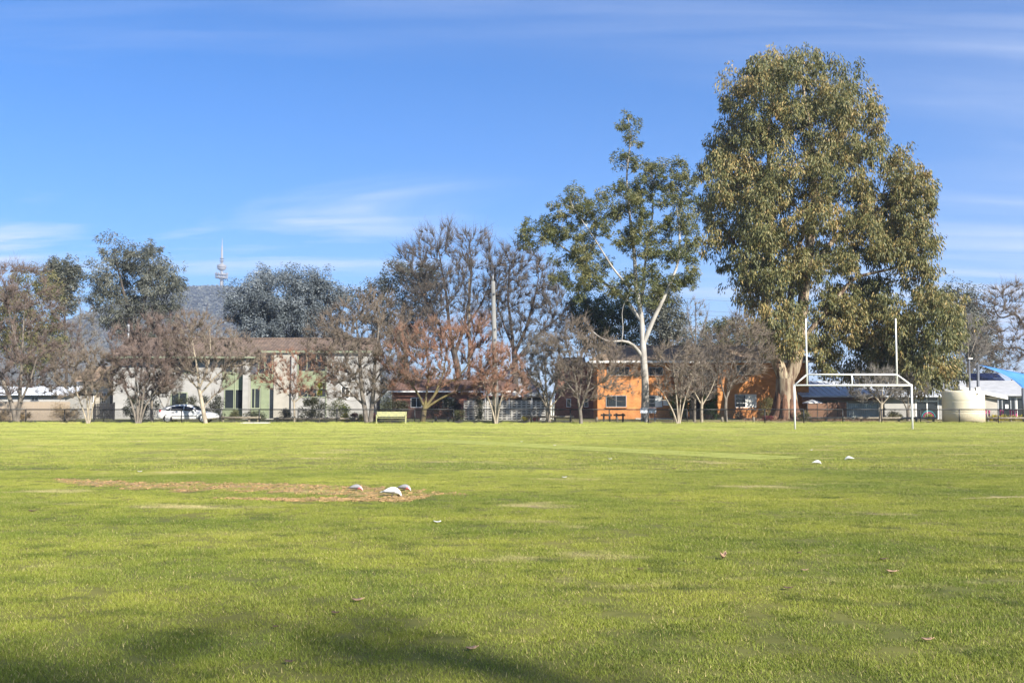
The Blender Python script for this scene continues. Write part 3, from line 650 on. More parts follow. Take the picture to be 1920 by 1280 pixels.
# ------------------------------------------------------------------ hill, tower, far wood
TY = 2120.0
tb = P(415, 541, TY); HX, HZ = tb[0], tb[2]
def hill_z(x, y):
    r2 = ((x - HX) / 340.0) ** 2 + ((y - TY - 40) / 640.0) ** 2; rx = ((x - HX + 900) / 800.0) ** 2 + ((y - TY - 300) / 700.0) ** 2
    return 238.0 * np.exp(-r2 * 0.9) / math.exp(-0.9 * (40 / 640.0) ** 2) + 25 * np.exp(-rx) * (1 - np.exp(-r2 * 2)) - 2
gx = np.linspace(-2900, 1600, 91); gy = np.linspace(900, 3800, 59); X, Y_ = np.meshgrid(gx, gy); Z = hill_z(X, Y_)
V = np.stack([X, Y_, Z], 2).reshape(-1, 3); w_ = len(gx)
Q = np.array([(j * w_ + i, j * w_ + i + 1, (j + 1) * w_ + i + 1, (j + 1) * w_ + i) for j in range(len(gy) - 1) for i in range(w_ - 1)])
M['hill'] = mat('hill_soil', (0.11, 0.10, 0.07), 0.95, scale=0.01, col2=(0.07, 0.07, 0.045))
link(np_mesh('hill', V, Q), 'hill', M['hill'])['kind'] = 'structure'
rf = np.random.default_rng(9); k = 9000; x = HX + rf.normal(0, 260, k); y = TY - np.abs(rf.normal(0, 330, k)) + 60; z = hill_z(x, y)
C = np.stack([x, y, z + 4.5], 1); nm = NM(); V, Q, tt = leaves(C, rf.uniform(3.5, 7.5, k), 9, rf, 6.5, 4.2, .1, .8, 2.5, .10, .6); nm.add(V, Q, qa=tt)
things_tag(nm.build('hill_forest', L['forest'], None, smooth=False), 'hazy blue forest covering the distant hill', 'forest', kind='stuff')
k = 260; x = rf.uniform(-230, 330, k); y = rf.uniform(190, 420, k); h = rf.uniform(5, 10.5, k); C = np.concatenate([np.stack([x + rf.normal(0, 2.2, k), y + rf.normal(0, 2, k), h * f], 1) for f in (.3, .55, .8, .95)])
nm = NM(); V, Q, tt = leaves(C, np.tile(h * .28, 4), 32, rf, .9, .5, .3, .9, 2.2, .2, .5); nm.add(V, Q, qa=tt)
things_tag(nm.build('far_woodland', L['forest'], None, smooth=False), 'low grey belt of suburban trees far behind the houses', 'woodland', kind='stuff')

tw = thing('telecommunications_tower', 'slender pale telecommunications tower on top of the hazy hill', 'tower', (HX, TY, HZ - 8))
k = 1 / pxm(TY)
def zt(py): return (541 - py) * k + 8
c0 = (0, 0, 0)
M['towerc'] = mat('tower_concrete', (0.24, 0.235, 0.23), 0.85, 0.05, 0.05); M['towerd'] = mat('tower_dark_grey', (0.14, 0.14, 0.15), 0.8, 0.1, 0.1)  # second material: darker grey for window band, ring platforms and alternate antennas
MB().lathe([(3.6, -4), (3.3, zt(530)), (2.9, zt(524)), (5.2, zt(522.5)), (2.6, zt(521)), (2.4, zt(506))], c0).build('shaft', M['towerc'], tw, True, True)
for a_, b_, r_ in ((521.5, 519.6, 12.8), (515.4, 514.0, 13.2)):
    pf = MB().lathe([(5, zt(a_) - 1.5), (r_, zt(a_)), (r_, zt(b_)), (3, zt(b_))], c0).build('dish_platform', M['towerc'], tw, True, True)
    for q in range(14):
        an = 2 * math.pi * q / 14; d = MB(); cx_, cy_ = (r_ - .6) * math.cos(an), (r_ - .6) * math.sin(an); z_ = zt(b_)
        d.lathe([(1.5, z_), (1.5, z_ + 2.6), (.5, z_ + 3.0)] if q % 3 else [(.7, z_), (.7, z_ + 4.4), (.3, z_ + 4.6)], (cx_, cy_, 0), 8); d.build('antenna', M['towerd' if q % 2 else 'towerc'], pf, False, True)
MB().lathe([(2.6, zt(507.5)), (6.5, zt(506)), (9.3, zt(503.2)), (9.3, zt(502.3))], c0).build('pod_base', M['towerc'], tw, True, True)
MB().lathe([(8.7, zt(502.3)), (8.7, zt(500.9))], c0).build('pod_window_band', M['towerd'], tw, True, True)
MB().lathe([(9.9, zt(500.9)), (9.9, zt(499.0)), (9.2, zt(498.9)), (9.2, zt(497.9))], c0).build('pod_gallery', M['towerc'], tw, True, True)
MB().lathe([(9.8, zt(497.9)), (9.8, zt(496.8)), (5.5, zt(496.4)), (5.5, zt(494.6)), (2.6, zt(494.2))], c0).build('pod_roof', M['towerc'], tw, True, True)
MB().lathe([(2.7, zt(496)), (2.5, zt(484)), (2.2, zt(470)), (1.5, zt(462)), (.9, zt(458)), (.5, zt(450)), (.1, zt(444))], c0).build('spire', M['towerc'], tw, True, True)
for py_ in (489, 484.5): MB().lathe([(2.4, zt(py_) - .6), (5.2, zt(py_)), (5.2, zt(py_) + .7), (2.4, zt(py_) + .7)], c0).build('ring_platform', M['towerd'], tw, True, True)

# ------------------------------------------------------------------ houses
def bxp(mb, px0, px1, py0, py1, Y, t=0.1, back=0.0):
    """box that fills a photo rectangle on the plane Y, t metres thick towards the camera"""
    a = P(px0, py1, Y); b = P(px1, py0, Y); mb.box(a[0], b[0], Y - t, Y + back, a[2], b[2]); return a[0], b[0], a[2], b[2]
def window(parent, px0, px1, py0, py1, Y, frame, pane=None, mull=(0.5,), fw=0.06, proud=0.05, blind=None, sill=None, tr=()):
    a = P(px0, py1, Y); b = P(px1, py0, Y); x0, x1, z0, z1 = a[0], b[0], a[2], b[2]; d = Y - proud
    f = MB(); f.box(x0, x1, d, Y + .02, z0, z0 + fw); f.box(x0, x1, d, Y + .02, z1 - fw, z1); f.box(x0, x0 + fw, d, Y + .02, z0 + fw, z1 - fw); f.box(x1 - fw, x1, d, Y + .02, z0 + fw, z1 - fw)
    xs = [x0 + fw] + [x0 + (x1 - x0) * m_ for m_ in mull] + [x1 - fw]
    for m_ in xs[1:-1]: f.box(m_ - fw * .4, m_ + fw * .4, d + .005, Y + .02, z0 + fw, z1 - fw)
    for q in tr: zq = z0 + (z1 - z0) * q; f.box(x0 + fw, xs[1], d + .008, Y + .02, zq - .02, zq + .02)
    w = f.build('window', frame, parent)
    for i in range(len(xs) - 1):
        MB().box(xs[i] + .002, xs[i + 1] - .002, Y - proud * .45, Y - proud * .35, z0 + fw + .001, z1 - fw - .001).build('pane', M['curtain'] if (blind and i in blind) else (pane or M['glass']), w)
    if sill: MB().box(x0 - .06, x1 + .06, d - .06, Y, z0 - .09, z0 - .003).build('sill', sill, w)
    return w
def tile_roof(parent, quad, m, pitch=0.30, course=0.36, name='roof'):
    """four corners (eave left, eave right, ridge right, ridge left): rolled tiles as real relief"""
    A, B, C_, D = [np.array(q, float) for q in quad]; wid = np.linalg.norm(B - A); hgt = np.linalg.norm(D - A)
    nu = max(8, int(wid / pitch) * 4); nv = max(2, int(hgt / course)); nrm = np.cross(B - A, D - A); nrm /= np.linalg.norm(nrm)
    if nrm[2] < 0: nrm = -nrm
    U = np.linspace(0, 1, nu + 1); V = []; Q = []
    for j in range(nv):
        for v_, lift in ((j / nv, 0.035), ((j + 1) / nv, 0.0)):
            for i, u in enumerate(U):
                p = (A * (1 - u) + B * u) * (1 - v_) + (D * (1 - u) + C_ * u) * v_
                V.append(p + nrm * (lift + 0.03 * (0.5 + 0.5 * math.cos(2 * math.pi * (i % 4) / 4.0)) + .01))
        b = j * 2 * (nu + 1); t_ = b + nu + 1
        Q += [(b + i, b + i + 1, t_ + i + 1, t_ + i) for i in range(nu)]
        if j: pb = b - (nu + 1); Q += [(pb + i, pb + i + 1, b + i + 1, b + i) for i in range(nu)]
    V = np.array(V); off = np.array(base_of(parent)); return link(np_mesh(name, V - off, np.array(Q), smooth=False), name, m, parent)

# white and sage-green two-storey house
HY = 96.0
h1 = thing('white_house', 'long two-storey white house with sage green trim and brown tiled roof', 'house', (P(450, 785, HY)[0], HY, 0))
xl, xr = P(213, 700, HY)[0], P(692, 700, HY)[0]; ez = P(500, 661, HY)[2]
w = MB(); w.box(xl, xr, HY, HY + 8.2, 0, ez); w.build('wall', M['whitewall'], h1)
rz_ = P(400, 635.5, HY + 4.1)[2]; e2 = P(400, 670, HY - .9)[2]; xs_ = P(487, 665, HY - .9)[0]
for xx in (xl + .01, xr - .2): MB().add([(xx, HY + .02, ez), (xx + .19, HY + .02, ez), (xx + .19, HY + 8.18, ez), (xx, HY + 8.18, ez), (xx, HY + 4.1, rz_ - .12), (xx + .19, HY + 4.1, rz_ - .12)], [(0, 4, 5, 1), (0, 3, 4), (1, 5, 2), (3, 2, 5, 4)]).build('gable', M['whitewall'], h1)
x0r, x1r = xl - .15, xr + .4
er = P(500, 659.5, HY - .25)[2]
tile_roof(h1, [(x0r, HY - 1.0, e2 + .08), (xs_, HY - 1.0, e2 + .08), (xs_, HY + 4.1, rz_), (x0r, HY + 4.1, rz_)], M['tile'])
tile_roof(h1, [(xs_ + .01, HY - .3, er + .08), (x1r, HY - .3, er + .08), (x1r, HY + 4.1, rz_ + .012), (xs_ + .01, HY + 4.1, rz_ + .012)], M['tile'])
tile_roof(h1, [(x1r, HY + 8.6, ez - .1), (x0r, HY + 8.6, ez - .1), (x0r, HY + 4.11, rz_), (x1r, HY + 4.11, rz_)], M['tile'])
MB().box(x0r, x1r, HY + 3.98, HY + 4.24, rz_ + .03, rz_ + .14).build('ridge_capping', M['tile'], h1)
MB().box(x0r, xs_ - .01, HY - 1.12, HY - 1.0, e2 - .06, e2 + .09).build('gutter', M['greentrim'], h1)
MB().box(xs_, x1r, HY - .42, HY - .3, er - .08, er + .1).build('gutter', M['greentrim'], h1)
MB().box(x0r + .03, xs_ - .02, HY - .99, HY - .002, e2 - .1, e2 - .06).build('soffit', M['greentrim'], h1)
for a_, b_, t_ in ((458, 470, .75), (547, 557.5, .45)):
    m_ = MB(); bxp(m_, a_, b_, 665 if a_ > 500 else 671, 786, HY, t_); m_.build('pier', M['whitewall'], h1)
m_ = MB(); bxp(m_, 513, 547, 663, 786, HY, .16); m_.build('wall_panel', M['creamwall'], h1)
for (a_, b_, c_, d_) in ((417, 457, 699, 729), (417, 457, 767, 786), (470.5, 512.5, 702, 727), (558, 612, 697, 727), (470.5, 489, 766, 786)):
    m_ = MB(); bxp(m_, a_, b_, c_, d_, HY, .05); m_.build('spandrel_panel', M['green'], h1)
for (a_, b_, c_, d_, ml) in ((417, 438, 673, 699, ()), (420, 457, 729, 767, (.5,)), (484, 512.5, 664, 702, (.45,)), (470.5, 489, 727, 766, (.4,)), (558, 612, 664, 697, (.33, .66)), (560, 612, 727, 745, (.33, .66)), (639, 656, 724, 748, (.5,)), (330, 372, 676, 700, (.5,)), (320, 352, 735, 762, (.5,))):
    window(h1, a_, b_, c_, d_, HY, M['greentrim'] if a_ < 630 else M['whitetrim'], mull=ml, fw=.09, proud=.06)
m_ = MB(); bxp(m_, 470.5, 484, 664, 702, HY, .05); m_.build('dark_panel', M['steelpost'], h1)
d_ = MB(); bxp(d_, 489, 505.5, 727, 785.4, HY, .06); dr = d_.build('door', M['green'], h1); dd = MB(); q = P(503.5, 758, HY - .1); dd.tube([(q[0], HY - .13, q[2] - .06), (q[0], HY - .13, q[2] + .06)], .02, 6); dd.build('handle', M['galv'], dr)
m_ = MB(); bxp(m_, 505.8, 512.5, 727, 785, HY, .045); m_.build('side_light', M['glass'], h1)
for a_ in (442, 612): m_ = MB(); q = P(a_, 700, HY); m_.tube([(q[0], HY - .07, 0), (q[0], HY - .07, e2 - .1)], .05, 6); m_.build('downpipe', M['greentrim'], h1)
q = P(241, 622, HY + 3.4); m_ = MB(); m_.tube([(q[0], HY + 3.4, rz_ - .6), (q[0], HY + 3.4, q[2] + .5)], .11, 8); m_.lathe([(.2, 0), (.2, .2), (.03, .3)], (q[0], HY + 3.4, q[2] + .5), 8); m_.build('flue', M['galv'], h1)
m_ = MB(); bxp(m_, 462, 516, 784.2, 787, HY - .4, .9); m_.build('doorstep', M['concrete'], h1)

# orange brick two-storey flats
h2 = thing('brick_house', 'two-storey orange brick building with brown hipped tile roof', 'house', (P(1300, 785, HY)[0], HY, 0))
a1, a2 = P(1120, 700, HY)[0], P(1258, 700, HY)[0]; b1, b2 = P(1345, 700, HY)[0], P(1516, 700, HY)[0]; ez2 = P(1300, 679, HY)[2]
w = MB(); w.box(a1, a2, HY, HY + 9, 0, ez2); w.box(b1, b2, HY, HY + 9, 0, ez2); w.box(a2, b1, HY + 2.2, HY + 8.9, 0, ez2); w.build('wall', M['brick'], h2)
c1 = P(1043, 700, HY + 5)[0]
w = MB(); w.box(c1, a1 - .003, HY + 5, HY + 9, 0, ez2); w.build('side_wing', M['brick2'], h2)
eL, eR = c1 - .5, b2 + .6; eF, eB = HY - .7, HY + 9.6; ymid = (eF + eB) / 2; rz2 = P(1300, 650, ymid)[2]; r1_, r2_ = a1 + 2.0, P(1452, 650, ymid)[0]; ee = ez2 + .08
tile_roof(h2, [(a1 - .7, eF, ee), (eR, eF, ee), (r2_, ymid, rz2), (r1_, ymid, rz2)], M['tile2'])
tile_roof(h2, [(eR, eF, ee), (eR, eB, ee), (r2_ + .001, ymid, rz2), (r2_, ymid, rz2)], M['tile2'])
tile_roof(h2, [(eR, eB, ee), (a1 - .7, eB, ee), (r1_, ymid + .001, rz2), (r2_, ymid + .001, rz2)], M['tile2'])
tile_roof(h2, [(a1 - .7, eB, ee), (a1 - .7, eF, ee), (r1_, ymid, rz2), (r1_ - .001, ymid, rz2)], M['tile2'])
tile_roof(h2, [(eL, HY + 4.4, ee - .3), (a1 - .71, HY + 4.4, ee - .3), (a1 - .71, HY + 7, ee + .7), (eL + 1.5, HY + 7, ee + .7)], M['tile2'])
m_ = MB(); m_.tube([(eR, eF, ee + .06), (r2_, ymid, rz2 + .05)], .11, 6); m_.tube([(a1 - .7, eF, ee + .06), (r1_, ymid, rz2 + .05)], .11, 6); m_.tube([(r1_, ymid, rz2 + .05), (r2_, ymid, rz2 + .05)], .11, 6); m_.build('ridge_capping', M['tile2'], h2)
MB().box(a1 - .8, eR + .1, eF - .13, eF - .002, ee - .16, ee + .04).build('gutter', M['whitetrim'], h2)
MB().box(a1 - .69, eR - .01, eF, HY - .003, ee - .12, ee - .08).build('soffit', M['creamwall'], h2)
for (a_, b_, c_, d_, bl, fr) in ((1136, 1174.5, 741, 763, None, 'galv'), (1214, 1242, 741, 763.5, (1,), 'galv'), (1138, 1180, 688, 704, None, 'galv'), (1216, 1243, 688, 704, None, 'galv'), (1378, 1418, 739, 764, (1,), 'whitetrim'), (1456, 1496, 739, 764, (0, 1), 'whitetrim'), (1380, 1418, 684, 703, None, 'whitetrim'), (1456, 1492, 684, 703, None, 'whitetrim')):
    window(h2, a_, b_, c_, d_, HY, M[fr], blind=bl, sill=M['brick'], tr=(.35, .68) if (bl and 0 not in bl) else ())
for (a_, b_) in ((1062, 1070.5), (1095, 1103)): window(h2, a_, b_, 747, 763, HY + 5, M['whitetrim'], mull=(), sill=M['brick2'])
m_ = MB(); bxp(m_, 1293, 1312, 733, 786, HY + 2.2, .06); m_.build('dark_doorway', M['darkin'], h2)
for (a_, b_, c_, d_) in ((1264, 1290, 690, 706), (1316, 1340, 690, 706)): window(h2, a_, b_, c_, d_, HY + 2.2, M['whitetrim'], sill=M['brick'])
m_ = MB(); bxp(m_, 1243.5, 1254, 749, 760, HY, .03); m_.build('notice', M['whitetrim'], h2)
for a_, b_ in ((1190, 1262), (1335, 1428)): m_ = MB(); bxp(m_, a_, b_, 783.6, 786, HY - .2, .8); m_.build('footing', M['concrete'], h2)

# low house with pink tiles, white flat carport roof, hollow-block screen
h3 = thing('low_house', 'low shaded house with pinkish tiled roof behind the reddish tree', 'house', (P(850, 785, 101)[0], 101, 0))
x0, x1 = P(735, 750, 101)[0], P(960, 750, 101)[0]; z0 = P(850, 733, 101)[2]; zr = P(850, 711, 104.5)[2]
MB().box(x0, x1, 101, 108, 0, z0).build('wall', M['brick2'], h3)
tile_roof(h3, [(x0 - .5, 100.3, z0), (x1 + .5, 100.3, z0), (x1 + .5, 104.5, zr), (x0 - .5, 104.5, zr)], M['redtile'])
tile_roof(h3, [(x1 + .5, 108.7, z0), (x0 - .5, 108.7, z0), (x0 - .5, 104.51, zr), (x1 + .5, 104.51, zr)], M['redtile'])
MB().box(x0 - .5, x1 + .5, 100.15, 100.29, z0 - .12, z0 + .02).build('gutter', M['whitetrim'], h3)
for a_, b_ in ((770, 792), (830, 850)): window(h3, a_, b_, 745, 764, 101, M['whitetrim'])
h3b = thing('pale_blue_house', 'pale blue-grey gabled house glimpsed above the carport', 'house', (P(985, 785, 106)[0], 106, 0))
x0, x1 = P(905, 750, 106)[0], P(1012, 750, 106)[0]; z0 = P(985, 722, 106)[2]; zr = P(985, 690, 106)[2]; xm = (x0 + x1) / 2
MB().box(x0, x1, 106, 116, 0, z0).add([(x0, 106, z0), (x1, 106, z0), (xm, 106, zr), (x0, 116, z0), (x1, 116, z0), (xm, 116, zr)], [(0, 1, 2), (3, 5, 4), (0, 2, 5, 3), (1, 4, 5, 2)]).build('wall', mat('pale_blue_board', (0.42, 0.46, 0.55), .8, .06, 2), h3b)
m_ = MB()
for s_, xe in ((-1, x0 - .4), (1, x1 + .4)): m_.add([(xe, 105.5, z0 - .12), (xm, 105.5, zr + .06), (xm, 116.5, zr + .06), (xe, 116.5, z0 - .12), (xe, 105.5, z0), (xm, 105.5, zr + .2), (xm, 116.5, zr + .2), (xe, 116.5, z0)], [(0, 3, 2, 1), (4, 5, 6, 7), (0, 1, 5, 4), (3, 7, 6, 2), (0, 4, 7, 3)])
m_.build('roof', M['greyroof'], h3b)
for a_, b_ in ((975, 984), (988, 996)): window(h3b, a_, b_, 700, 718, 106, M['whitetrim'], mull=())
cpY = 92.0
cpo = thing('carport', 'open carport with a thin white flat roof behind the block screen', 'carport', (P(975, 785, cpY)[0], cpY, 0))
x0, x1 = P(906, 740, cpY)[0], P(1042, 740, cpY)[0]; z0, z1 = P(975, 741.5, cpY)[2], P(975, 736, cpY)[2]
MB().box(x0, x1, cpY, cpY + 6, z0 + .05, z1).build('roof', M['whitetrim'], cpo); MB().box(x0 + .01, x1 - .01, cpY - .03, cpY - .001, z0, z1 + .02).build('fascia', M['whitetrim'], cpo)
for xx in (x0 + .2, x0 + 2.4, x1 - 2.2, x1 - .2):
    for yy in (cpY + .3, cpY + 5.6): MB().box(xx - .05, xx + .05, yy - .05, yy + .05, 0, z0 + .05).build('post', M['whitetrim'], cpo)
MB().box(x0 - 1.5, x1 - .9, cpY + .42, cpY + .5, 0, z0 - .12).build('shade_backing', M['darktimber'], cpo)  # dark panel added close behind the block screen so its openings look shaded
bsY = 90.5
bs = thing('block_screen', 'pale grey openwork wall of hollow concrete blocks', 'wall', (P(945, 785, bsY)[0], bsY, 0))
x0, x1 = P(869.5, 770, bsY)[0], P(1023, 770, bsY)[0]; zt_ = P(945, 750.5, bsY)[2]; nc, nr = 17, 8; bw, bh = (x1 - x0) / nc, zt_ / nr
bl = MB(); g = .012; t_ = .05
bl.box(-bw / 2 + g / 2, bw / 2 - g / 2, -.05, .05, g / 2, t_ + g / 2); bl.box(-bw / 2 + g / 2, bw / 2 - g / 2, -.05, .05, bh - t_ - g / 2, bh - g / 2)
for s_ in (-1, 1): xa = s_ * (bw / 2 - g / 2); xb = s_ * (bw / 2 - g / 2 - .06); bl.box(min(xa, xb), max(xa, xb), -.05, .05, t_ + g / 2, bh - t_ - g / 2)
first = None; M['block'] = mat('grey_block', (0.42, 0.41, 0.38), .9, .1, 2, bump=.3, coords='Generated')
for j in range(nr):
    for i in range(nc):
        if first is None: o = first = bl.build('block', M['block'], bs, local=True)
        else: o = first.copy(); COL.objects.link(o); o.parent = bs
        o.location = (x0 + bw * (i + .5) - bs.location[0], 0, j * bh)

# low pale building on the right, its fences, the roof with panels behind
h4 = thing('pale_hall', 'low pale rendered hall with a light metal roof behind the water tank', 'building', (P(1700, 785, 95)[0], 95, 0))
HY4 = 95.0; x0, x1 = P(1513, 740, HY4 + 2)[0], P(1772, 740, HY4)[0]; z0 = P(1600, 744, HY4)[2]; zr = P(1640, 716, HY4 + 6)[2]
MB().box(x0, x1, HY4 + .6, HY4 + 10, 0, z0).build('wall', M['creamwall'], h4)
m_ = MB(); xa, xb = x0 - 1.2, x1 + .2; m_.add([(xa, HY4 - .4, z0), (xb, HY4 - .4, z0), (xb, HY4 + 6, zr), (xa, HY4 + 6, zr), (xa, HY4 - .4, z0 + .1), (xb, HY4 - .4, z0 + .1), (xb, HY4 + 6, zr + .1), (xa, HY4 + 6, zr + .1)], [(0, 3, 2, 1), (4, 5, 6, 7), (0, 1, 5, 4), (1, 2, 6, 5), (0, 4, 7, 3), (2, 3, 7, 6)])
n = int((xb - xa) / .6)
for i in range(n):
    q = xa + (xb - xa) * (i + .5) / n; m_.bar((q, HY4 - .4, z0 + .12), (q, HY4 + 6, zr + .12), .05, .05)
m_.build('roof', M['metalroof'], h4)
MB().box(xa, P(1655, 740, HY4)[0], HY4 - .52, HY4 - .41, z0 - .32, z0 - .02).build('fascia', M['brush'], h4)
m_ = MB(); bxp(m_, 1658, 1716, 744.2, 786, HY4 + .55, .15); m_.build('wall_panel', M['whitewall'], h4)
window(h4, 1716, 1759, 741.5, 786, HY4 + .5, M['whitetrim'], mull=(.5,), fw=.12, proud=.12, tr=())
m_ = MB(); bxp(m_, 1717, 1758, 750.5, 753, HY4 + .37, .02); m_.build('transom', M['whitetrim'], h4)
for k_, (r_, c_) in enumerate(((.52, 'teal'), (.40, 'pink'), (.29, 'yellow'))):
    q = P(1741, 783, HY4 + .42); m_ = MB(); m_.tube([(q[0] + r_ * 1.25 * math.cos(a), HY4 + .42 - .0015 * k_, q[2] + r_ * 1.25 * math.sin(a)) for a in np.linspace(0, math.pi, 13)], .05, 5); m_.build('rainbow_band', M[c_], h4)
window(h4, 1618, 1640, 724 + 24, 758, HY4 + .6, M['whitetrim'], mull=())
m_ = MB(); bxp(m_, 1760, 1771, 744.5, 786, HY4 + .55, .2); m_.build('wall_panel', M['whitewall'], h4)
h5 = thing('hall_wing', 'pale hall wing with grey roof and dark windows at the right edge', 'building', (P(1890, 785, 97)[0], 97, 0))
Y5 = 97.0; x0, x1 = P(1790, 740, Y5)[0], P(2010, 740, Y5)[0]; z0 = P(1890, 742, Y5)[2]; zr = P(1890, 716, Y5 + 5)[2]
MB().box(x0, x1, Y5, Y5 + 9, 0, z0).build('wall', M['creamwall'], h5)
m_ = MB(); m_.add([(x0 - .5, Y5 - .6, z0), (x1, Y5 - .6, z0), (x1, Y5 + 5, zr), (x0 - .5, Y5 + 5, zr), (x0 - .5, Y5 - .6, z0 + .16), (x1, Y5 - .6, z0 + .16), (x1, Y5 + 5, zr + .16), (x0 - .5, Y5 + 5, zr + .16)], [(0, 3, 2, 1), (4, 5, 6, 7), (0, 1, 5, 4), (1, 2, 6, 5), (0, 4, 7, 3), (2, 3, 7, 6)]); m_.build('roof', M['greyroof'], h5)
a_ = P(1800, 729, 93.5); b_ = P(1890, 748.5, 93.5); m_ = MB(); m_.add([(a_[0], 93.5, a_[2]), (b_[0], 93.5, b_[2]), (b_[0], 97, b_[2] + .1), (a_[0], 97, a_[2] + .1), (a_[0], 93.5, a_[2] + .3), (b_[0], 93.5, b_[2] + .28), (b_[0], 97, b_[2] + .38), (a_[0], 97, a_[2] + .4)], [(0, 3, 2, 1), (4, 5, 6, 7), (0, 1, 5, 4), (1, 2, 6, 5), (0, 4, 7, 3), (2, 3, 7, 6)]); m_.build('skillion_roof', M['whitetrim'], h5)
m_ = MB(); m_.box(P(1800, 750, 94)[0], P(1870, 750, 94)[0], 94, 96.9, 0, P(1870, 747.5, 94)[2]); m_.build('porch_wall', M['creamwall'], h5)
window(h5, 1871, 1904, 744, 785, Y5, M['galv'], mull=(.25, .72), fw=.1); window(h5, 1906, 1945, 744, 785, Y5, M['whitetrim'], mull=(.5,), fw=.1)
m_ = MB(); bxp(m_, 1885, 1890.5, 758, 765.5, Y5 - .06, .01); m_.build('paper_notice', M['whitetrim'], h5)
h6 = thing('solar_roof_house', 'house with dark solar panels on a green-edged roof beyond the hall', 'house', (P(1838, 785, 112)[0], 112, 0))
x0, x1 = P(1772, 720, 112)[0], P(1892, 720, 112)[0]; z0 = P(1838, 722, 112)[2]; zr = P(1838, 699, 115)[2]
MB().box(x0 + .4, x1 - .4, 112.4, 119, 0, z0).build('wall', M['creamwall'], h6)
m_ = MB(); m_.add([(x0, 112, z0), (x1, 112, z0), (x1 - 1.6, 115, zr), (x0 + 1.6, 115, zr), (x1, 119.5, z0), (x0, 119.5, z0)], [(0, 1, 2, 3), (1, 4, 2), (4, 5, 3, 2), (5, 0, 3), (0, 5, 4, 1)]); m_.build('roof', M['greentrim'], h6)
for i in range(8):
    for j in range(2):
        f0, f1 = .12 + .42 * j, .50 + .42 * j; xx0 = x0 + 1.5 + i * .72; q = lambda f, x: (x, 112 + 3 * f - .07, z0 + (zr - z0) * f + .09)
        MB().add([q(f0, xx0), q(f0, xx0 + .69), q(f1, xx0 + .69), q(f1, xx0)] + [tuple(np.array(q(f, x)) - (0, 0, .04)) for f, x in ((f0, xx0), (f0, xx0 + .69), (f1, xx0 + .69), (f1, xx0))], [(0, 1, 2, 3), (4, 7, 6, 5), (0, 4, 5, 1), (1, 5, 6, 2), (2, 6, 7, 3), (3, 7, 4, 0)]).build('solar_panel', M['solar'], h6)
# fences of the right-hand yard
yf = thing('brushwood_fence', 'brown brushwood fence panels beside the orange brick wall', 'fence', (P(1552, 787, 92)[0], 92, 0))
xs4 = [P(q, 770, 92)[0] for q in (1514, 1532.5, 1551, 1570, 1588)]
for i in range(4):
    zt_ = P(1550, 757 - 1.2 * i, 92)[2]; MB().box(xs4[i] + .03, xs4[i + 1] - .03, 91.95, 92.05, .05, zt_).build('panel', M['brush'], yf); MB().box(xs4[i] - .03, xs4[i] + .03, 91.93, 92.08, 0, zt_ + .03).build('post', M['darktimber'], yf)
MB().box(xs4[-1] - .04, xs4[-1] + .05, 91.9, 92.1, 0, P(1588, 752, 92)[2]).build('post', M['colorbond'], yf)
cf_ = thing('steel_fence', 'grey-green ribbed steel fence panels next to the brushwood', 'fence', (P(1617, 787, 92)[0], 92, 0))
for a_, b_, pt in ((1590, 1614, 757.5), (1615, 1646, 758.5)):
    x0, x1 = P(a_, 770, 92)[0], P(b_, 770, 92)[0]; zt_ = P(a_, pt, 92)[2]; n = int((x1 - x0) / .19)
    V = []; F = []
    for i in range(n * 4 + 1):
        xx = x0 + (x1 - x0) * i / (n * 4); yy = 92 - (.04 if i % 4 in (1, 2) else 0); V += [(xx, yy, .04), (xx, yy, zt_)]
    F = [(2 * i, 2 * i + 2, 2 * i + 3, 2 * i + 1) for i in range(n * 4)]; MB().add(V, F).build('ribbed_panel', M['colorbond'], cf_)
    MB().box(x0, x1, 91.93, 92.05, zt_ + .001, zt_ + .07).build('top_rail', M['colorbond'], cf_); MB().box(x1 + .004, x1 + .06, 91.92, 92.06, 0, zt_ + .09).build('post', M['colorbond'], cf_)
um = thing('patio_umbrella', 'small white patio umbrella showing over the brushwood fence', 'umbrella', (P(1524, 785, 93.4)[0], 93.4, 0))
zt_ = P(1524, 749, 93.4)[2]; MB().tube([(0, 0, 0), (0, 0, zt_)], .025, 8).build('pole', M['galv'], um, local=True); MB().lathe([(.02, zt_ + .02), (.95, zt_ - .28), (.96, zt_ - .34), (.04, zt_ - .02)][::-1], c0, 8).build('canopy', M['whitetrim'], um, local=True)
# left yard: shed, paling fence, black gate, low roof
sh = thing('metal_shed', 'long low outbuilding with pale corrugated metal roof at the left edge', 'shed', (P(60, 785, 93)[0], 93, 0))
x0, x1 = P(-70, 740, 93)[0], P(128, 740, 93)[0]; z0 = P(60, 741, 93)[2]; zr = P(60, 724.5, 97)[2]
MB().box(x0, x1 - .3, 93, 99, 0, z0).build('wall', M['whitewall'], sh)
n = int((x1 - x0) / .2) * 2; V = []; F = []
for i in range(n + 1):
    xx = x0 + (x1 + .2 - x0) * i / n; dz_ = .03 * (i % 2); V += [(xx, 92.5, z0 + dz_), (xx, 97, zr + dz_), (xx, 99.4, z0 + dz_)]
for i in range(n): F += [(3 * i, 3 * i + 3, 3 * i + 4, 3 * i + 1), (3 * i + 1, 3 * i + 4, 3 * i + 5, 3 * i + 2)]
MB().add(V, F).build('roof', M['metalroof'], sh); window(sh, 58, 73, 742.5, 752, 93, M['galv'], mull=(.5,))
pf = thing('paling_fence', 'weathered vertical timber paling fence in front of the shed', 'fence', (P(60, 788, 89.5)[0], 89.5, 0))
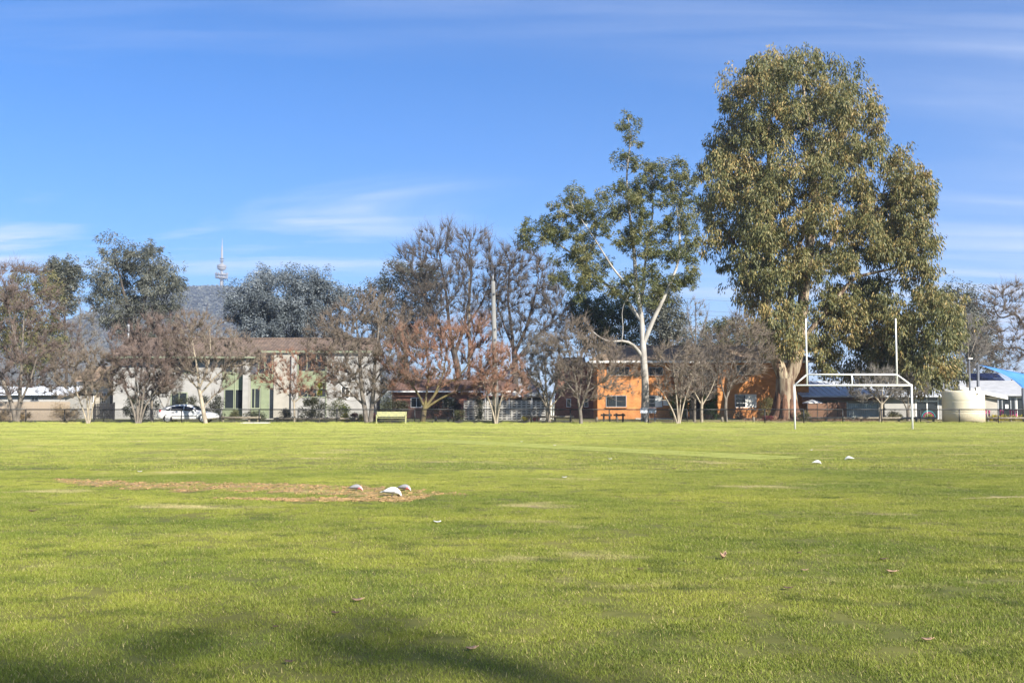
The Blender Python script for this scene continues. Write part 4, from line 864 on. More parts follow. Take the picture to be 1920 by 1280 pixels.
x0, x1 = P(-45, 770, 89.5)[0], P(131, 770, 89.5)[0]; zt_ = P(60, 752.5, 89.5)[2]; n = int((x1 - x0) / .165); rp = random.Random(3); pal = None
for i in range(n):
    if pal is None: pal = o = MB().box(-.077, .077, -.012, .012, 0, zt_).build('paling', mat('paling_timber', (0.40, 0.33, 0.25), .9, scale=2.2, col2=(0.24, 0.195, 0.15), stretch=(1, 1, .3), coords='Object'), pf, local=True)
    else: o = pal.copy(); COL.objects.link(o); o.parent = pf
    o.location = (x0 + (i + .5) * .165 - pf.location[0], -.01 + rp.uniform(-.006, .006), rp.uniform(-.03, .015)); o.rotation_euler = (0, rp.uniform(-.006, .006), 0)
for zz_ in (.35, zt_ - .3): MB().box(x0, x1, 89.53, 89.6, zz_, zz_ + .09).build('rail', M['timber'], pf)
gt = thing('picket_gate', 'black timber picket gate with diagonal brace beside the white wall', 'gate', (P(196, 788, 90)[0], 90, 0))
x0, x1 = P(178, 770, 90)[0], P(212.5, 770, 90)[0]; zt_ = P(196, 757, 90)[2]; n = 12
for i in range(n): xx = x0 + (x1 - x0) * (i + .5) / n; MB().box(xx - .045, xx + .045, 89.98, 90.01, .08, zt_ + .10 * math.sin(math.pi * (i + .5) / n)).build('picket', M['blacktimber'], gt)
for zz_ in (.3, zt_ - .35): MB().box(x0, x1, 90.012, 90.06, zz_, zz_ + .1).build('rail', M['blacktimber'], gt)
xm = (x0 + x1) / 2
for s_ in (-1, 1): MB().bar((xm - s_ * .55, 89.955, .4), (xm + s_ * .55, 89.955, zt_ - .3), .045, .09).build('brace', M['blacktimber'], gt)
for xx in (x0 - .08, x1 + .06): MB().box(xx - .06, xx + .06, 89.92, 90.06, 0, zt_ + .15).build('post', M['blacktimber'], gt)
lh = thing('tan_roof_cottage', 'low cottage with tan tiled roof between the shed and the white house', 'house', (P(180, 785, 99)[0], 99, 0))
x0, x1 = P(148, 740, 99)[0], P(212, 740, 99)[0] - .3; z0 = P(180, 716, 99)[2]; zr = P(180, 687, 102)[2]
MB().box(x0, x1, 99, 106, 0, z0).build('wall', M['creamwall'], lh); tile_roof(lh, [(x0 - .4, 98.5, z0), (x1 + .2, 98.5, z0), (x1 + .2, 102, zr), (x0 - .4, 102, zr)], M['tile2'])
MB().add([(x0, 99, z0), (x0, 106, z0), (x0, 102, zr - .1), (x1, 99, z0), (x1, 106, z0), (x1, 102, zr - .1)], [(0, 2, 1), (3, 4, 5), (1, 2, 5, 4)]).build('gable', M['creamwall'], lh)
for a_, b_ in ((160, 176), (190, 200)): window(lh, a_, b_, 735, 756, 99, M['whitetrim'])

# ------------------------------------------------------------------ street things
# pipe-rail and wire-mesh fence along the far side of the field
ff = thing('field_fence', 'low black pipe rail and wire mesh fence along the far edge of the field', 'fence', (0, FENCE_Y, 0))
XS = [-43.5 + 3.0 * i for i in range(30)]; FH = 1.06
pm = MB().tube([(0, 0, -.05), (0, 0, FH - .01)], .045, 8); pst = None
mesh_v, mesh_q = [], []
a0, a1 = [], []
for i in range(-21, 60):
    for s_ in (1, -1):
        xa, xb = i * .05, i * .05 + 1.0; za, zb = (.03, 1.03) if s_ > 0 else (1.03, .03)
        t0, t1 = max(0, (0.04 - xa) / 1.0), min(1, (2.96 - xa) / 1.0)
        if t1 > t0: a0.append((xa + t0, .0, za + (zb - za) * t0)); a1.append((xa + t1, .0, za + (zb - za) * t1))
V, Q = frusta(np.array(a0), np.array(a1), np.full(len(a0), .0022), np.full(len(a0), .0022), 3); wm = None
for i, xx in enumerate(XS):
    if pst is None: pst = o = pm.build('post', M['fence'], ff, True, True)
    else: o = pst.copy(); COL.objects.link(o); o.parent = ff
    o.location = (xx, 0, 0)
    if i < len(XS) - 1:
        if wm is None: wm = o = link(np_mesh('wire_mesh', V, Q), 'wire_mesh', M['fence'], ff); rl = o2 = MB().tube([(0, 0, FH), (3.0, 0, FH)], .04, 8).build('top_rail', M['fence'], ff, True, True)
        else:
            o = wm.copy(); COL.objects.link(o); o.parent = ff; o2 = rl.copy(); COL.objects.link(o2); o2.parent = ff
        o.location = (xx, .03, 0); o2.location = (xx, 0, 0)

# football goal with tall uprights
GY = G(1600, 804.5)[1]
gl = thing('goal_posts', 'white combined football goal with tall uprights and braced double crossbar', 'goal posts', (P(1600, 804, GY)[0], GY, 0))
k_ = pxm(GY); XL, XR, XU1, XU2 = [P(q, 740, GY)[0] for q in (1489.5, 1709.5, 1513.5, 1682.5)]
zc, zu, ztp = P(1600, 722, GY)[2], P(1600, 702, GY)[2], P(1600, 597, GY)[2]
for xx in (XL, XR): MB().tube([(xx, GY, -.05), (xx, GY, zc)], .055, 12).build('post', M['goal'], gl, True)
MB().tube([(XL - .05, GY, zc), (XR + .05, GY, zc)], .052, 12).build('crossbar', M['goal'], gl, True)
MB().tube([(XU1, GY + .001, zu), (XU2, GY + .001, zu)], .05, 12).build('upper_crossbar', M['goal'], gl, True)
for xx in (XU1, XU2): MB().tube([(xx, GY, zc + .04), (xx, GY, ztp)], [.052, .04], 12).build('upright', M['goal'], gl, True)
MB().tube([((XU1 + XU2) / 2, GY, zc), ((XU1 + XU2) / 2, GY, zu)], .045, 10).build('strut', M['goal'], gl, True)
for a_, b_ in ((XL, XU1), (XR, XU2)): MB().tube([(a_, GY, zc), (b_, GY, zu)], .042, 10).build('brace', M['goal'], gl, True)

# concrete power pole in front of the fence
py_ = 76.0; q0, q1 = P(930, 792, py_), P(924.5, 514, py_)
up = thing('utility_pole', 'tall grey concrete power pole standing by the fence', 'pole', (q0[0], py_, 0))
MB().tube([(q0[0], py_, -.1), tuple(q0 * .6 + q1 * .4), tuple(q1 - (0, 0, .55))], [.26, .215, .15], 14).build('shaft', M['pole'], up, True)
MB().tube([tuple(q1 - (.02, 0, .6)), tuple(q1)], [.07, .03], 8).build('top_spike', M['galv'], up, True)
for f in (.25, .55, .62, .86): q = q0 * (1 - f) + q1 * f; MB().box(q[0] + .02, q[0] + .12, py_ - .26, py_ - .12, q[2], q[2] + .12).build('bolt_plate', M['steelpost'], up)

# overhead lines behind the houses
for i, (ya, yb, yc, lab) in enumerate(((578, 528, 592, 'topmost thin overhead power wire behind the trees'), (592, 553, 607, 'middle thin overhead power wire behind the trees'), (600, 559, 618, 'lowest thin overhead power wire behind the trees'))):
    Yw = 118 + i * .5; ends = [P(-60, ya, Yw), P(880, yb, Yw), P(2080, yc, Yw)]; pts = []
    for a_, b_ in ((ends[0], ends[1]), (ends[1], ends[2])):
        pts += [a_ * (1 - f) + b_ * f - np.array([0, 0, 4 * .7 * f * (1 - f)]) for f in np.linspace(0, 1, 13)[:-1]]
    things_tag(MB().tube(pts + [ends[2]], .014, 5).build('power_line', M['steelpost'], None, True), lab, 'power line')
for k, (px_, py2, lab) in enumerate(((-60, 572, 'timber wire pole outside the left picture edge'), (880, 522, 'timber wire pole hidden among the big dark bare trees'), (2080, 586, 'timber wire pole outside the right picture edge'))):
    q = P(px_, py2, 118.5); t = thing('wire_pole', lab, 'pole', (q[0], 118.5, 0)); MB().tube([(0, 0, -.1), (0, 0, q[2])], [.2, .13], 10).build('shaft', M['log'], t, True, True); MB().box(-.08, .08, -1.2, 1.2, q[2] - 1.6, q[2] - 1.45).build('crossarm', M['log'], t, local=True)

# car
def make_car(loc, rz, Lc=4.55):
    t = thing('parked_car', 'white sedan-backed hatchback parked side-on behind the fence', 'car', loc, rz)
    # stations: x (0 rear .. 1 front), sill z, belt z, top z, half widths at sill / belt / top
    st = [(0, .42, .72, .80, .60, .66, .55), (.015, .30, .80, .96, .70, .76, .60), (.06, .24, .90, 1.06, .80, .83, .62), (.13, .22, .93, 1.22, .83, .86, .60), (.22, .20, .93, 1.36, .84, .87, .58), (.33, .20, .92, 1.44, .84, .87, .57), (.45, .20, .91, 1.455, .84, .87, .57), (.55, .20, .90, 1.40, .84, .87, .58), (.63, .20, .89, 1.24, .84, .87, .61), (.72, .20, .88, .96, .84, .86, .70), (.80, .21, .85, .90, .83, .85, .66), (.90, .24, .78, .84, .80, .82, .60), (.965, .28, .68, .73, .72, .74, .55), (1, .36, .55, .60, .58, .60, .45)]
    def pt(i, k, s=1):
        x, zs, zb, zt, ws, wb, wt = st[i]
        return [(x, 0, zs), (x, ws * .9, zs), (x, ws + .02, zs + .12), (x, (ws + wb) / 2 + .03, (zs + zb) / 2 + .05), (x, wb, zb), (x, wb * .3 + wt * .7, zb + (zt - zb) * .68), (x, wt, zt - .03), (x, wt * .55, zt), (x, 0, zt + .005)][k]
    V = []; F = []; nk = 9; full = 2 * nk - 2
    def col(i): return [pt(i, k) for k in range(nk)] + [(p[0], -p[1], p[2]) for p in [pt(i, k) for k in range(nk - 2, 0, -1)]]
    for i in range(len(st)): V += [((p[0] - .5) * Lc, p[1], p[2]) for p in col(i)]
    for i in range(len(st) - 1):
        for k in range(full): a_ = i * full + k; b_ = i * full + (k + 1) % full; F.append((a_, b_, b_ + full, a_ + full))
    F.append(tuple(range(full))); F.append(tuple((len(st) - 1) * full + k for k in range(full - 1, -1, -1)))
    b = MB().add(V, F).build('body', M['carpaint'], t, True, True); m = b.modifiers.new('sub', 'SUBSURF'); m.levels = 2; m.render_levels = 2
    def side(u, v, s, o=.012):
        xs_ = [q[0] for q in st]; f = lambda c: float(np.interp(u, xs_, [q[c] for q in st])); zb, zt, wb, wt = f(2), f(3), f(5), f(6)
        y = wb + (wb * .3 + wt * .7 - wb) * v / .68; return ((u - .5) * Lc, s * (y + o), zb + (zt - zb) * v)
    for s in (1, -1):
        for (ua, ub, uc, ud) in ((.15, .235, .235, .215), (.245, .455, .455, .245), (.475, .70, .60, .475)):
            q = []; nn = 6
            for i in range(nn + 1):
                f = i / nn; q.append(side(ua + (ub - ua) * f, .06, s))
            for i in range(nn + 1):
                f = i / nn; q.append(side(uc + (ud - uc) * f, .74 if ua > .2 else (.74 - .25 * f), s))
            fc = [(i, i + 1, 2 * nn - i, 2 * nn + 1 - i) for i in range(nn)]
            MB().add(q, fc if s < 0 else [tuple(reversed(g)) for g in fc]).build('side_window', M['carglass'], t, local=True)
        for u in (.285, .50): p = side(u, -.1, s, .0); MB().box(p[0] - .11, p[0] + .09, min(s * .845, s * .89), max(s * .845, s * .89), .79, .83).build('door_handle', M['plastic'], t, local=True, bevel=.01)
        MB().box(-.5 * Lc + .27 * Lc, -.5 * Lc + .70 * Lc, min(s * .84, s * .895), max(s * .84, s * .895), .50, .54).build('side_moulding', M['plastic'], t, local=True)
        MB().lathe([(.02, -.10), (.09, -.07), (.09, .06), (.02, .09)], (.14 * Lc + .02, s * .93, .93), 8).build('wing_mirror', M['carpaint'], t, True, True)
        MB().box(-.455 * Lc, -.43 * Lc, s * .76 - .07, s * .76 + .07, .86, 1.08).build('tail_light', M['redlamp'], t, local=True, bevel=.02)
        MB().box(.42 * Lc, .465 * Lc, s * .62 - .12, s * .62 + .12, .62, .73).build('headlight', M['clearlamp'], t, local=True, bevel=.03)
        for u in (.195, .80):
            xw = (u - .5) * Lc; w = MB(); 
            prof = [(.20, -.1), (.30, -.1), (.315, -.06), (.315, .06), (.30, .1), (.20, .1)]; n = 24; V = []; F = []
            for r_, y_ in prof:
                for k in range(n): an = 2 * math.pi * k / n; V.append((xw + r_ * math.cos(an), s * .76 + y_, .315 + r_ * math.sin(an)))
            for i in range(len(prof) - 1):
                for k in range(n): F.append((i * n + k, i * n + (k + 1) % n, (i + 1) * n + (k + 1) % n, (i + 1) * n + k))
            wh = w.add(V, F).build('wheel', M['tyre'], t, True, True); rm = MB(); yy = s * .85
            for k in range(7):
                an = 2 * math.pi * k / 7; rm.bar((xw, yy, .315), (xw + .19 * math.cos(an), yy, .315 + .19 * math.sin(an)), .06, .03)
            V = [(xw + r_ * math.cos(2 * math.pi * k / 20), s * y_, .315 + r_ * math.sin(2 * math.pi * k / 20)) for r_, y_ in ((.21, .86), (.185, .86), (.18, .78)) for k in range(20)]
            rm.add(V, [(i * 20 + k, i * 20 + (k + 1) % 20, (i + 1) * 20 + (k + 1) % 20, (i + 1) * 20 + k) for i in range(2) for k in range(20)]); rm.build('rim', M['rim'], wh, False, True)
            ar = MB(); pa_ = [(xw + .36 * math.cos(a), s * .872, .30 + .36 * math.sin(a)) for a in np.linspace(-.2, math.pi + .2, 15)]; pb_ = [(xw + .30 * math.cos(a), s * .873, .30 + .30 * math.sin(a)) for a in np.linspace(-.2, math.pi + .2, 15)]
            ar.add(pa_ + pb_, [(i, i + 1, 15 + i + 1, 15 + i) for i in range(14)]).build('wheel_arch', M['plastic'], t, local=True)
    MB().add([((.06 + .0 - .5) * Lc + .02, y, z) for y, z in ()], []) 
    ws = lambda u, y, z: ((u - .5) * Lc, y, z)
    MB().add([ws(.715, -.60, .99), ws(.715, .60, .99), ws(.605, .52, 1.345), ws(.605, -.52, 1.345)], [(0, 1, 2, 3)]).build('windscreen', M['carglass'], t, local=True)
    MB().add([ws(.075, -.55, 1.10), ws(.075, .55, 1.10), ws(.20, .50, 1.375), ws(.20, -.50, 1.375)], [(0, 3, 2, 1)]).build('rear_window', M['carglass'], t, local=True)
    for u0 in (.0, .985): MB().box((u0 - .5) * Lc - .02, (u0 - .5) * Lc + .09, -.62, .62, .36, .50).build('bumper', M['carpaint'], t, local=True, bevel=.03)
    MB().box(-.5 * Lc - .012, -.5 * Lc + .03, -.19, .19, .60, .70).build('number_plate', M['clearlamp'], t, local=True)
    return t
cx_ = (P(300, 785, 79.3)[0] + P(407, 785, 79.3)[0]) / 2
make_car((cx_, 79.3, 0.008), 0.02, 4.52)

# log barriers and bollards between verge and road
def bollard(px, Y, h, label, r=.10, grp='short timber bollards by the road'):
    q = P(px, 785, Y); t = thing('timber_bollard', label, 'bollard', (q[0], Y, 0), group=grp); MB().lathe([(r, -.1), (r, h - .03), (r * .8, h)], c0, 10).build('post', M['log'], t, True, True); MB().lathe([(r * .82, h + .001), (r * .6, h + .02)], c0, 10).build('cap', M['log'], t, True, True)
def barrier(pxs, Y, zrail, label, r=.085):
    t = thing('log_barrier', label, 'barrier', (P(pxs[0], 785, Y)[0], Y, 0), group='log barriers along the verge')
    for q in pxs: x = P(q, 785, Y)[0]; MB().tube([(x, Y, -.1), (x, Y, zrail + .12)], r * 1.15, 9).build('post', M['log'], t, True)
    MB().tube([(P(pxs[0] - 6, 785, Y)[0], Y - .16, zrail), (P(pxs[-1] + 6, 785, Y)[0], Y - .16, zrail)], r, 9).build('rail', M['log'], t, True)
barrier((418, 467, 484), 79.2, .40, 'log barrier rail in front of the white car bonnet')
barrier((520, 573, 637, 668), 80.2, .30, 'low log barrier between the small reddish tree and forked tree')
barrier((992, 1007, 1040, 1070), 79.6, .46, 'log barrier in front of the hollow block screen')
barrier((1519, 1549, 1582, 1615, 1650, 1685, 1718, 1750), 83.2, .30, 'long log barrier behind the white goal')
barrier((1852, 1870, 1895, 1930), 83.2, .30, 'log barrier by the yellow flowers right of the water tank')
for px, Y, lab in ((817, 80.5, 'bollard under the reddish mossy tree'), (840, 80.5, 'bollard left of the hollow block screen'), (1119, 79, 'pale bollard at the left corner of the orange brick wall'), (1157, 79.2, 'pale bollard below the dark timber rails'), (1206, 79, 'bollard at the foot of the white gum trunk'), (1265, 80, 'bollard beside the green ivy'), (1354, 80, 'bollard left of the curtained ground floor window'), (1413, 80, 'bollard under the yellow-green bush')):
    bollard(px, Y, .42, lab)
for k, (px0, px1) in enumerate(((1126, 1147), (1150, 1172))):
    Yb = 82.; t = thing('timber_rail_stand', ('dark low timber rail stand, left of the pair', 'dark low timber rail stand, right of the pair')[k], 'rail', (P(px0, 785, Yb)[0], Yb, 0), group='dark rails by the brick wall'); zz_ = P(px0, 778, Yb)[2]
    MB().box(P(px0, 778, Yb)[0], P(px1, 778, Yb)[0], Yb - .16, Yb - .08, zz_ - .07, zz_ + .09).build('rail', M['darktimber'], t)
    for q in (px0 + 6, px1 - 4): x = P(q, 785, Yb)[0]; MB().box(x - .07, x + .07, Yb - .079, Yb + .07, -.05, zz_ + .16).build('post', M['darktimber'], t)
sg = thing('notice_board', 'pale blue-white notice board on posts at the gum trunk', 'sign', (P(1215, 785, 78)[0], 78, 0))
a_, b_ = P(1200.5, 774, 78), P(1230, 765, 78); MB().box(a_[0], b_[0], 77.96, 78, a_[2], b_[2]).build('panel', mat('pale_sign', (.55, .60, .68), .5, .05), sg)
for q in (1203, 1228): x = P(q, 780, 78)[0]; MB().box(x - .04, x + .04, 78.002, 78.08, -.05, b_[2] - .02).build('post', M['steelpost'], sg)
ss = thing('road_sign', 'lime yellow road signs on a thin grey pole near the small reddish tree', 'sign', (P(599, 785, 79)[0], 79, 0))
x = P(599.3, 785, 79)[0]; zt_ = P(599, 712, 79)[2]; MB().tube([(x, 79, -.05), (x, 79, zt_)], .032, 8).build('pole', M['galv'], ss, True)
z_ = P(599, 721, 79)[2]; ca, sa = math.cos(1.1), math.sin(1.1)
MB().add([(x + u * ca, 78.95 + u * sa + o_, z_ + v) for o_ in (0, -.004) for u, v in ((-.42, 0), (0, -.42), (.42, 0), (0, .42))], [(0, 1, 2, 3), (7, 6, 5, 4), (0, 4, 5, 1), (1, 5, 6, 2), (2, 6, 7, 3), (3, 7, 4, 0)]).build('diamond_plate', M['limesign'], ss)
a_, b_ = P(595, 741, 79), P(602, 731, 79); MB().add([(x + u * ca, 78.95 + u * sa + o_, z) for o_ in (0, -.004) for u, z in ((-.3, a_[2]), (.3, a_[2]), (.3, b_[2]), (-.3, b_[2]))], [(0, 1, 2, 3), (7, 6, 5, 4), (0, 4, 5, 1), (1, 5, 6, 2), (2, 6, 7, 3), (3, 7, 4, 0)]).build('lower_plate', M['limesign'], ss)

# yellow park seat
by = 76.2; b0, b1 = P(706, 793, by)[0], P(762, 793, by)[0]; bn = thing('park_seat', 'yellow-green painted steel park seat with slatted back beside the fence', 'bench', ((b0 + b1) / 2, by, 0)); hw = (b1 - b0) / 2
for i in range(3): MB().box(-hw + .08, hw - .08, -.36 + i * .15, -.23 + i * .15, .42, .46).build('seat_slat', M['yellow'], bn, local=True)
for i in range(3): y_, z_ = .10 + i * .045, .53 + i * .125; MB().add([(sx * (hw - .08), y_ + o_ + dy, z_ + dz_) for o_ in (0, .03) for sx, dy, dz_ in ((-1, 0, 0), (1, 0, 0), (1, .036, .115), (-1, .036, .115))], [(0, 1, 2, 3), (7, 6, 5, 4), (0, 4, 5, 1), (1, 5, 6, 2), (2, 6, 7, 3), (3, 7, 4, 0)]).build('back_slat', M['yellow'], bn, local=True)
for s_ in (-1, 1):
    x = s_ * (hw - .035); MB().box(x - .03, x + .03, -.38, -.32, -.04, .62).build('leg', M['yellow'], bn, local=True); MB().bar((x, .02, -.04), (x, .22, .90), .06, .06).build('leg', M['yellow'], bn, local=True)
    MB().box(x - .03, x + .03, -.319, .06, .38, .42).build('side_rail', M['yellow'], bn, local=True); MB().box(x - .035, x + .035, -.38, .12, .621, .66).build('armrest', M['yellow'], bn, local=True)
o = thing('concrete_slab', 'flat pale concrete slab lying at the field edge', 'slab', (P(481, 793, 76.1)[0], 76.1, 0)); MB().box(-.95, .95, -.45, .45, -.02, .09).build('slab', M['concrete'], o, local=True, bevel=.015); MB().box(-1.15, -.953, -.4, .4, -.02, .05).build('edge_strip', M['concrete'], o, local=True)

# water tank
ty = 79.6; t0, t1 = P(1771, 760, ty)[0], P(1845.5, 760, ty)[0]; tk = thing('water_tank', 'round cream polyethylene water tank behind the fence', 'water tank', ((t0 + t1) / 2, ty + .2, 0)); r_ = (t1 - t0) / 2; hz_ = P(1808, 733.5, ty)[2]
prof = [(r_, -.02)]
for f in (.33, .36, .66, .69):
    prof += [(r_, hz_ * f - .08), (r_, hz_ * f - .014), (r_ - .014, hz_ * f), (r_, hz_ * f + .014), (r_, hz_ * f + .08)] if f in (.33, .69) else []
prof += [(r_, hz_ - .06), (r_ - .05, hz_), (r_ * .5, hz_ + .06), (.25, hz_ + .08)]
MB().lathe(prof, c0, 56).build('body', M['tank'], tk, True, True); MB().lathe([(.24, hz_ + .085), (.24, hz_ + .16), (.05, hz_ + .18)], c0, 16).build('lid', M['tank'], tk, False, True)
an = math.radians(-70); MB().tube([(r_ * .26, -r_ * .96 - .03, hz_ - .22), (r_ * .26, -r_ * .96 - .1, hz_ - .22)], .05, 8).build('overflow_pipe', M['plastic'], tk, False, True)
an = math.radians(-24); V = []
for i in range(6):
    a_ = an + math.radians(i * 2.6) ; V += [((r_ + .006) * math.cos(a_), (r_ + .006) * math.sin(a_), .03), ((r_ + .006) * math.cos(a_), (r_ + .006) * math.sin(a_), (.5, .8, 1.15, 1.25, .9, .55)[i])]
MB().add(V, [(2 * i, 2 * i + 2, 2 * i + 3, 2 * i + 1) for i in range(5)]).build('rust_stain', M['stain'], tk, local=True)
# shade sail, its posts, lamp post
s0 = P(1835, 683, 86)
sp_ = thing('sail_post', 'thick grey steel post holding the corner of the blue sail', 'post', (P(1834, 785, 86)[0], 86, 0)); q = P(1834, 785, 86); MB().tube([(q[0], 86, -.1), (s0[0] - .06, 86, s0[2])], [.13, .11], 12).build('shaft', M['steelpost'], sp_, True); MB().box(q[0] - .16, q[0] + .16, 85.84, 86.16, P(1834, 732, 86)[2], P(1834, 728, 86)[2] + .1).build('white_label', M['whitetrim'], sp_)
s1 = P(1918, 728, 84); sp2 = thing('sail_post', 'dark steel sail post at the right picture edge', 'post', (s1[0], 84, 0)); MB().tube([(s1[0], 84, -.1), (s1[0], 84, s1[2])], .12, 12).build('shaft', M['steelpost'], sp2, True); MB().lathe([(.13, s1[2]), (.05, s1[2] + .05)], (s1[0], 84, 0), 12).build('cap', M['steelpost'], sp2, False)
s2 = P(2030, 716, 90); sp3 = thing('sail_post', 'steel sail post standing beyond the right picture edge', 'post', (s2[0], 90, 0)); MB().tube([(s2[0], 90, -.1), (s2[0], 90, s2[2])], .12, 12).build('shaft', M['steelpost'], sp3, True)
so = thing('shade_sail', 'blue triangular shade sail stretched over the hall yard', 'shade sail', (P(1900, 785, 86)[0], 86, 0)); V = []; idx = {}; F = []; n = 12
for i in range(n + 1):
    for j in range(n + 1 - i):
        u, v = i / n, j / n; w_ = 1 - u - v; p = s0 * w_ + s1 * u + s2 * v; cen = (s0 + s1 + s2) / 3; e = 1 - .28 * (4 * (u * v + v * w_ + u * w_) - 27 * u * v * w_ * .45) ; p = cen + (p - cen) * e; p[2] += -.25 * 27 * u * v * w_; idx[i, j] = len(V); V.append(p)
for i in range(n):
    for j in range(n - i):
        F.append((idx[i, j], idx[i + 1, j], idx[i, j + 1]))
        if j < n - i - 1: F.append((idx[i + 1, j], idx[i + 1, j + 1], idx[i, j + 1]))
sm = MB().add(V, F).build('cloth', M['sail'], so, True); md = sm.modifiers.new('thick', 'SOLIDIFY'); md.thickness = .01
for a_, b_ in ((s0, V[idx[0, 0]]), (s1, V[idx[n, 0]]), (s2, V[idx[0, n]])): MB().tube([tuple(a_ - (0, 0, .05)), tuple(b_)], .012, 5).build('tension_cable', M['galv'], so, True)
lp = thing('lamp_post', 'dark slim lamp post with flat white head behind the water tank', 'lamp post', (P(1817, 785, 84.5)[0], 84.5, 0)); q = P(1817, 673, 84.5); MB().tube([(q[0], 84.5, -.1), (q[0], 84.5, q[2])], [.09, .07], 10).build('shaft', M['steelpost'], lp, True); MB().box(q[0] - .1, q[0] + .24, 84.35, 84.62, q[2], q[2] + .09).build('lamp_head', M['goal'], lp)
for i, px in enumerate((1849, 1855, 1876, 1881, 1895, 1900, 1906)):
    q = P(px, 788, 92.5); t = thing('pink_picket', ('pink picket nearest the water tank', 'second pink picket from the water tank', 'third pink picket from the water tank', 'fourth pink picket from the water tank', 'fifth pink picket from the water tank', 'sixth pink picket from the water tank', 'pink picket farthest from the water tank')[i], 'picket', (q[0], 92.5, 0), group='pink pickets in front of the hall'); zt_ = P(px, 768 + (i % 2) * 2, 92.5)[2]; MB().box(-.07, .07, -.02, .02, 0, zt_ - .1).build('board', M['pink'], t, local=True); MB().lathe([(.09, zt_ - .098), (.10, zt_), (.03, zt_ + .05)], c0, 10).build('finial', M['pink'], t, True, True)

# ------------------------------------------------------------------ trees
YA = 90.0
leafy_tree('eucalyptus_tree', 'tallest tree, huge dense olive-gold eucalyptus with streaky forked trunk', YA,
  [[(1345,160),(1380,105),(1440,76),(1500,90),(1560,110),(1600,138),(1642,185),(1654,240),(1670,290),(1682,360),(1677,430),(1662,500),(1560,540),(1440,565),(1390,578),(1350,500),(1320,460),(1308,400),(1306,320),(1340,285),(1333,255),(1357,230)],
   [(1664,290),(1700,279),(1746,318),(1750,385),(1738,430),(1700,432),(1672,440),(1660,400)], [(1640,420),(1700,410),(1712,470),(1690,492),(1655,490)],
   [(1688,430),(1740,422),(1762,490),(1750,550),(1700,556),(1686,500)],
   ([(1692,556),(1750,541),(1800,561),(1815,610),(1802,660),(1800,702),(1764,742),(1712,732),(1686,690),(1670,620)], -2.5, 3.0), ([(1600,640),(1680,600),(1720,680),(1700,730),(1640,720)], 1.5, 2.6),
   ([(1535,545),(1590,503),(1650,513),(1692,560),(1705,640),(1690,708),(1610,716),(1530,700),(1508,620)], 1.7, 2.7),
   ([(1428,590),(1480,558),(1512,590),(1502,655),(1440,664),(1423,630)], -3.2, 1.4)],
  [([(1473,789),(1474,760),(1474,735),(1472,715)], 1.15, .80), ([(1472,718),(1462,690),(1447,655),(1437,610),(1436,520),(1447,400),(1440,250),(1450,150)], .58, .08),
   ([(1474,716),(1490,690),(1498,640),(1506,560),(1516,480,-.5),(1528,380),(1520,250),(1500,130)], .62, .08), ([(1480,720,.4),(1484,660,1),(1478,600,2),(1490,480,3),(1560,300,3)], .42, .08),
   ([(1500,640),(1545,590,.6),(1600,578,1.5),(1680,612,.5),(1750,630,-1.5)], .24, .08), ([(1512,520),(1570,440,1),(1640,400,1),(1700,350,1)], .30, .08), ([(1437,560),(1400,490,-.5),(1350,420,-1)], .26, .07), ([(1545,590,.6),(1600,520,.5),(1690,500,0),(1725,470,0)], .22, .07)],
  11, 1.35, 580, 410, L['olive'], M['bark_euc'], leaf=(.36, .10), droop=.72, squash=.95, depth=.95, tint0=.52, tvar=.2, tip=.022, zmin=5.0, maxdepth=6.0, spacing=.92)
t = bpy.data.objects['eucalyptus_tree']
rb = np.random.default_rng(2); nb = NM()
for i in range(9):
    an = i / 9 * 6.28 + .2; b = np.array([math.cos(an), math.sin(an), 0]); p = [b * (1.75 + .4 * (i % 3)) + (0, 0, -.05), b * 1.25 + (0, 0, .22), b * .9 + (0, 0, .75), b * .72 + (0, 0, 1.7), b * .62 + (0, 0, 2.6)]
    V, Q = frusta(np.array(p[:-1]), np.array(p[1:]), np.array([.12, .30, .38, .34]), np.array([.30, .38, .34, .18]), 9); nb.add(V, Q)
nb.build('root_flare', M['bark_rough'], t, off=np.zeros(3))
YB = 79.8
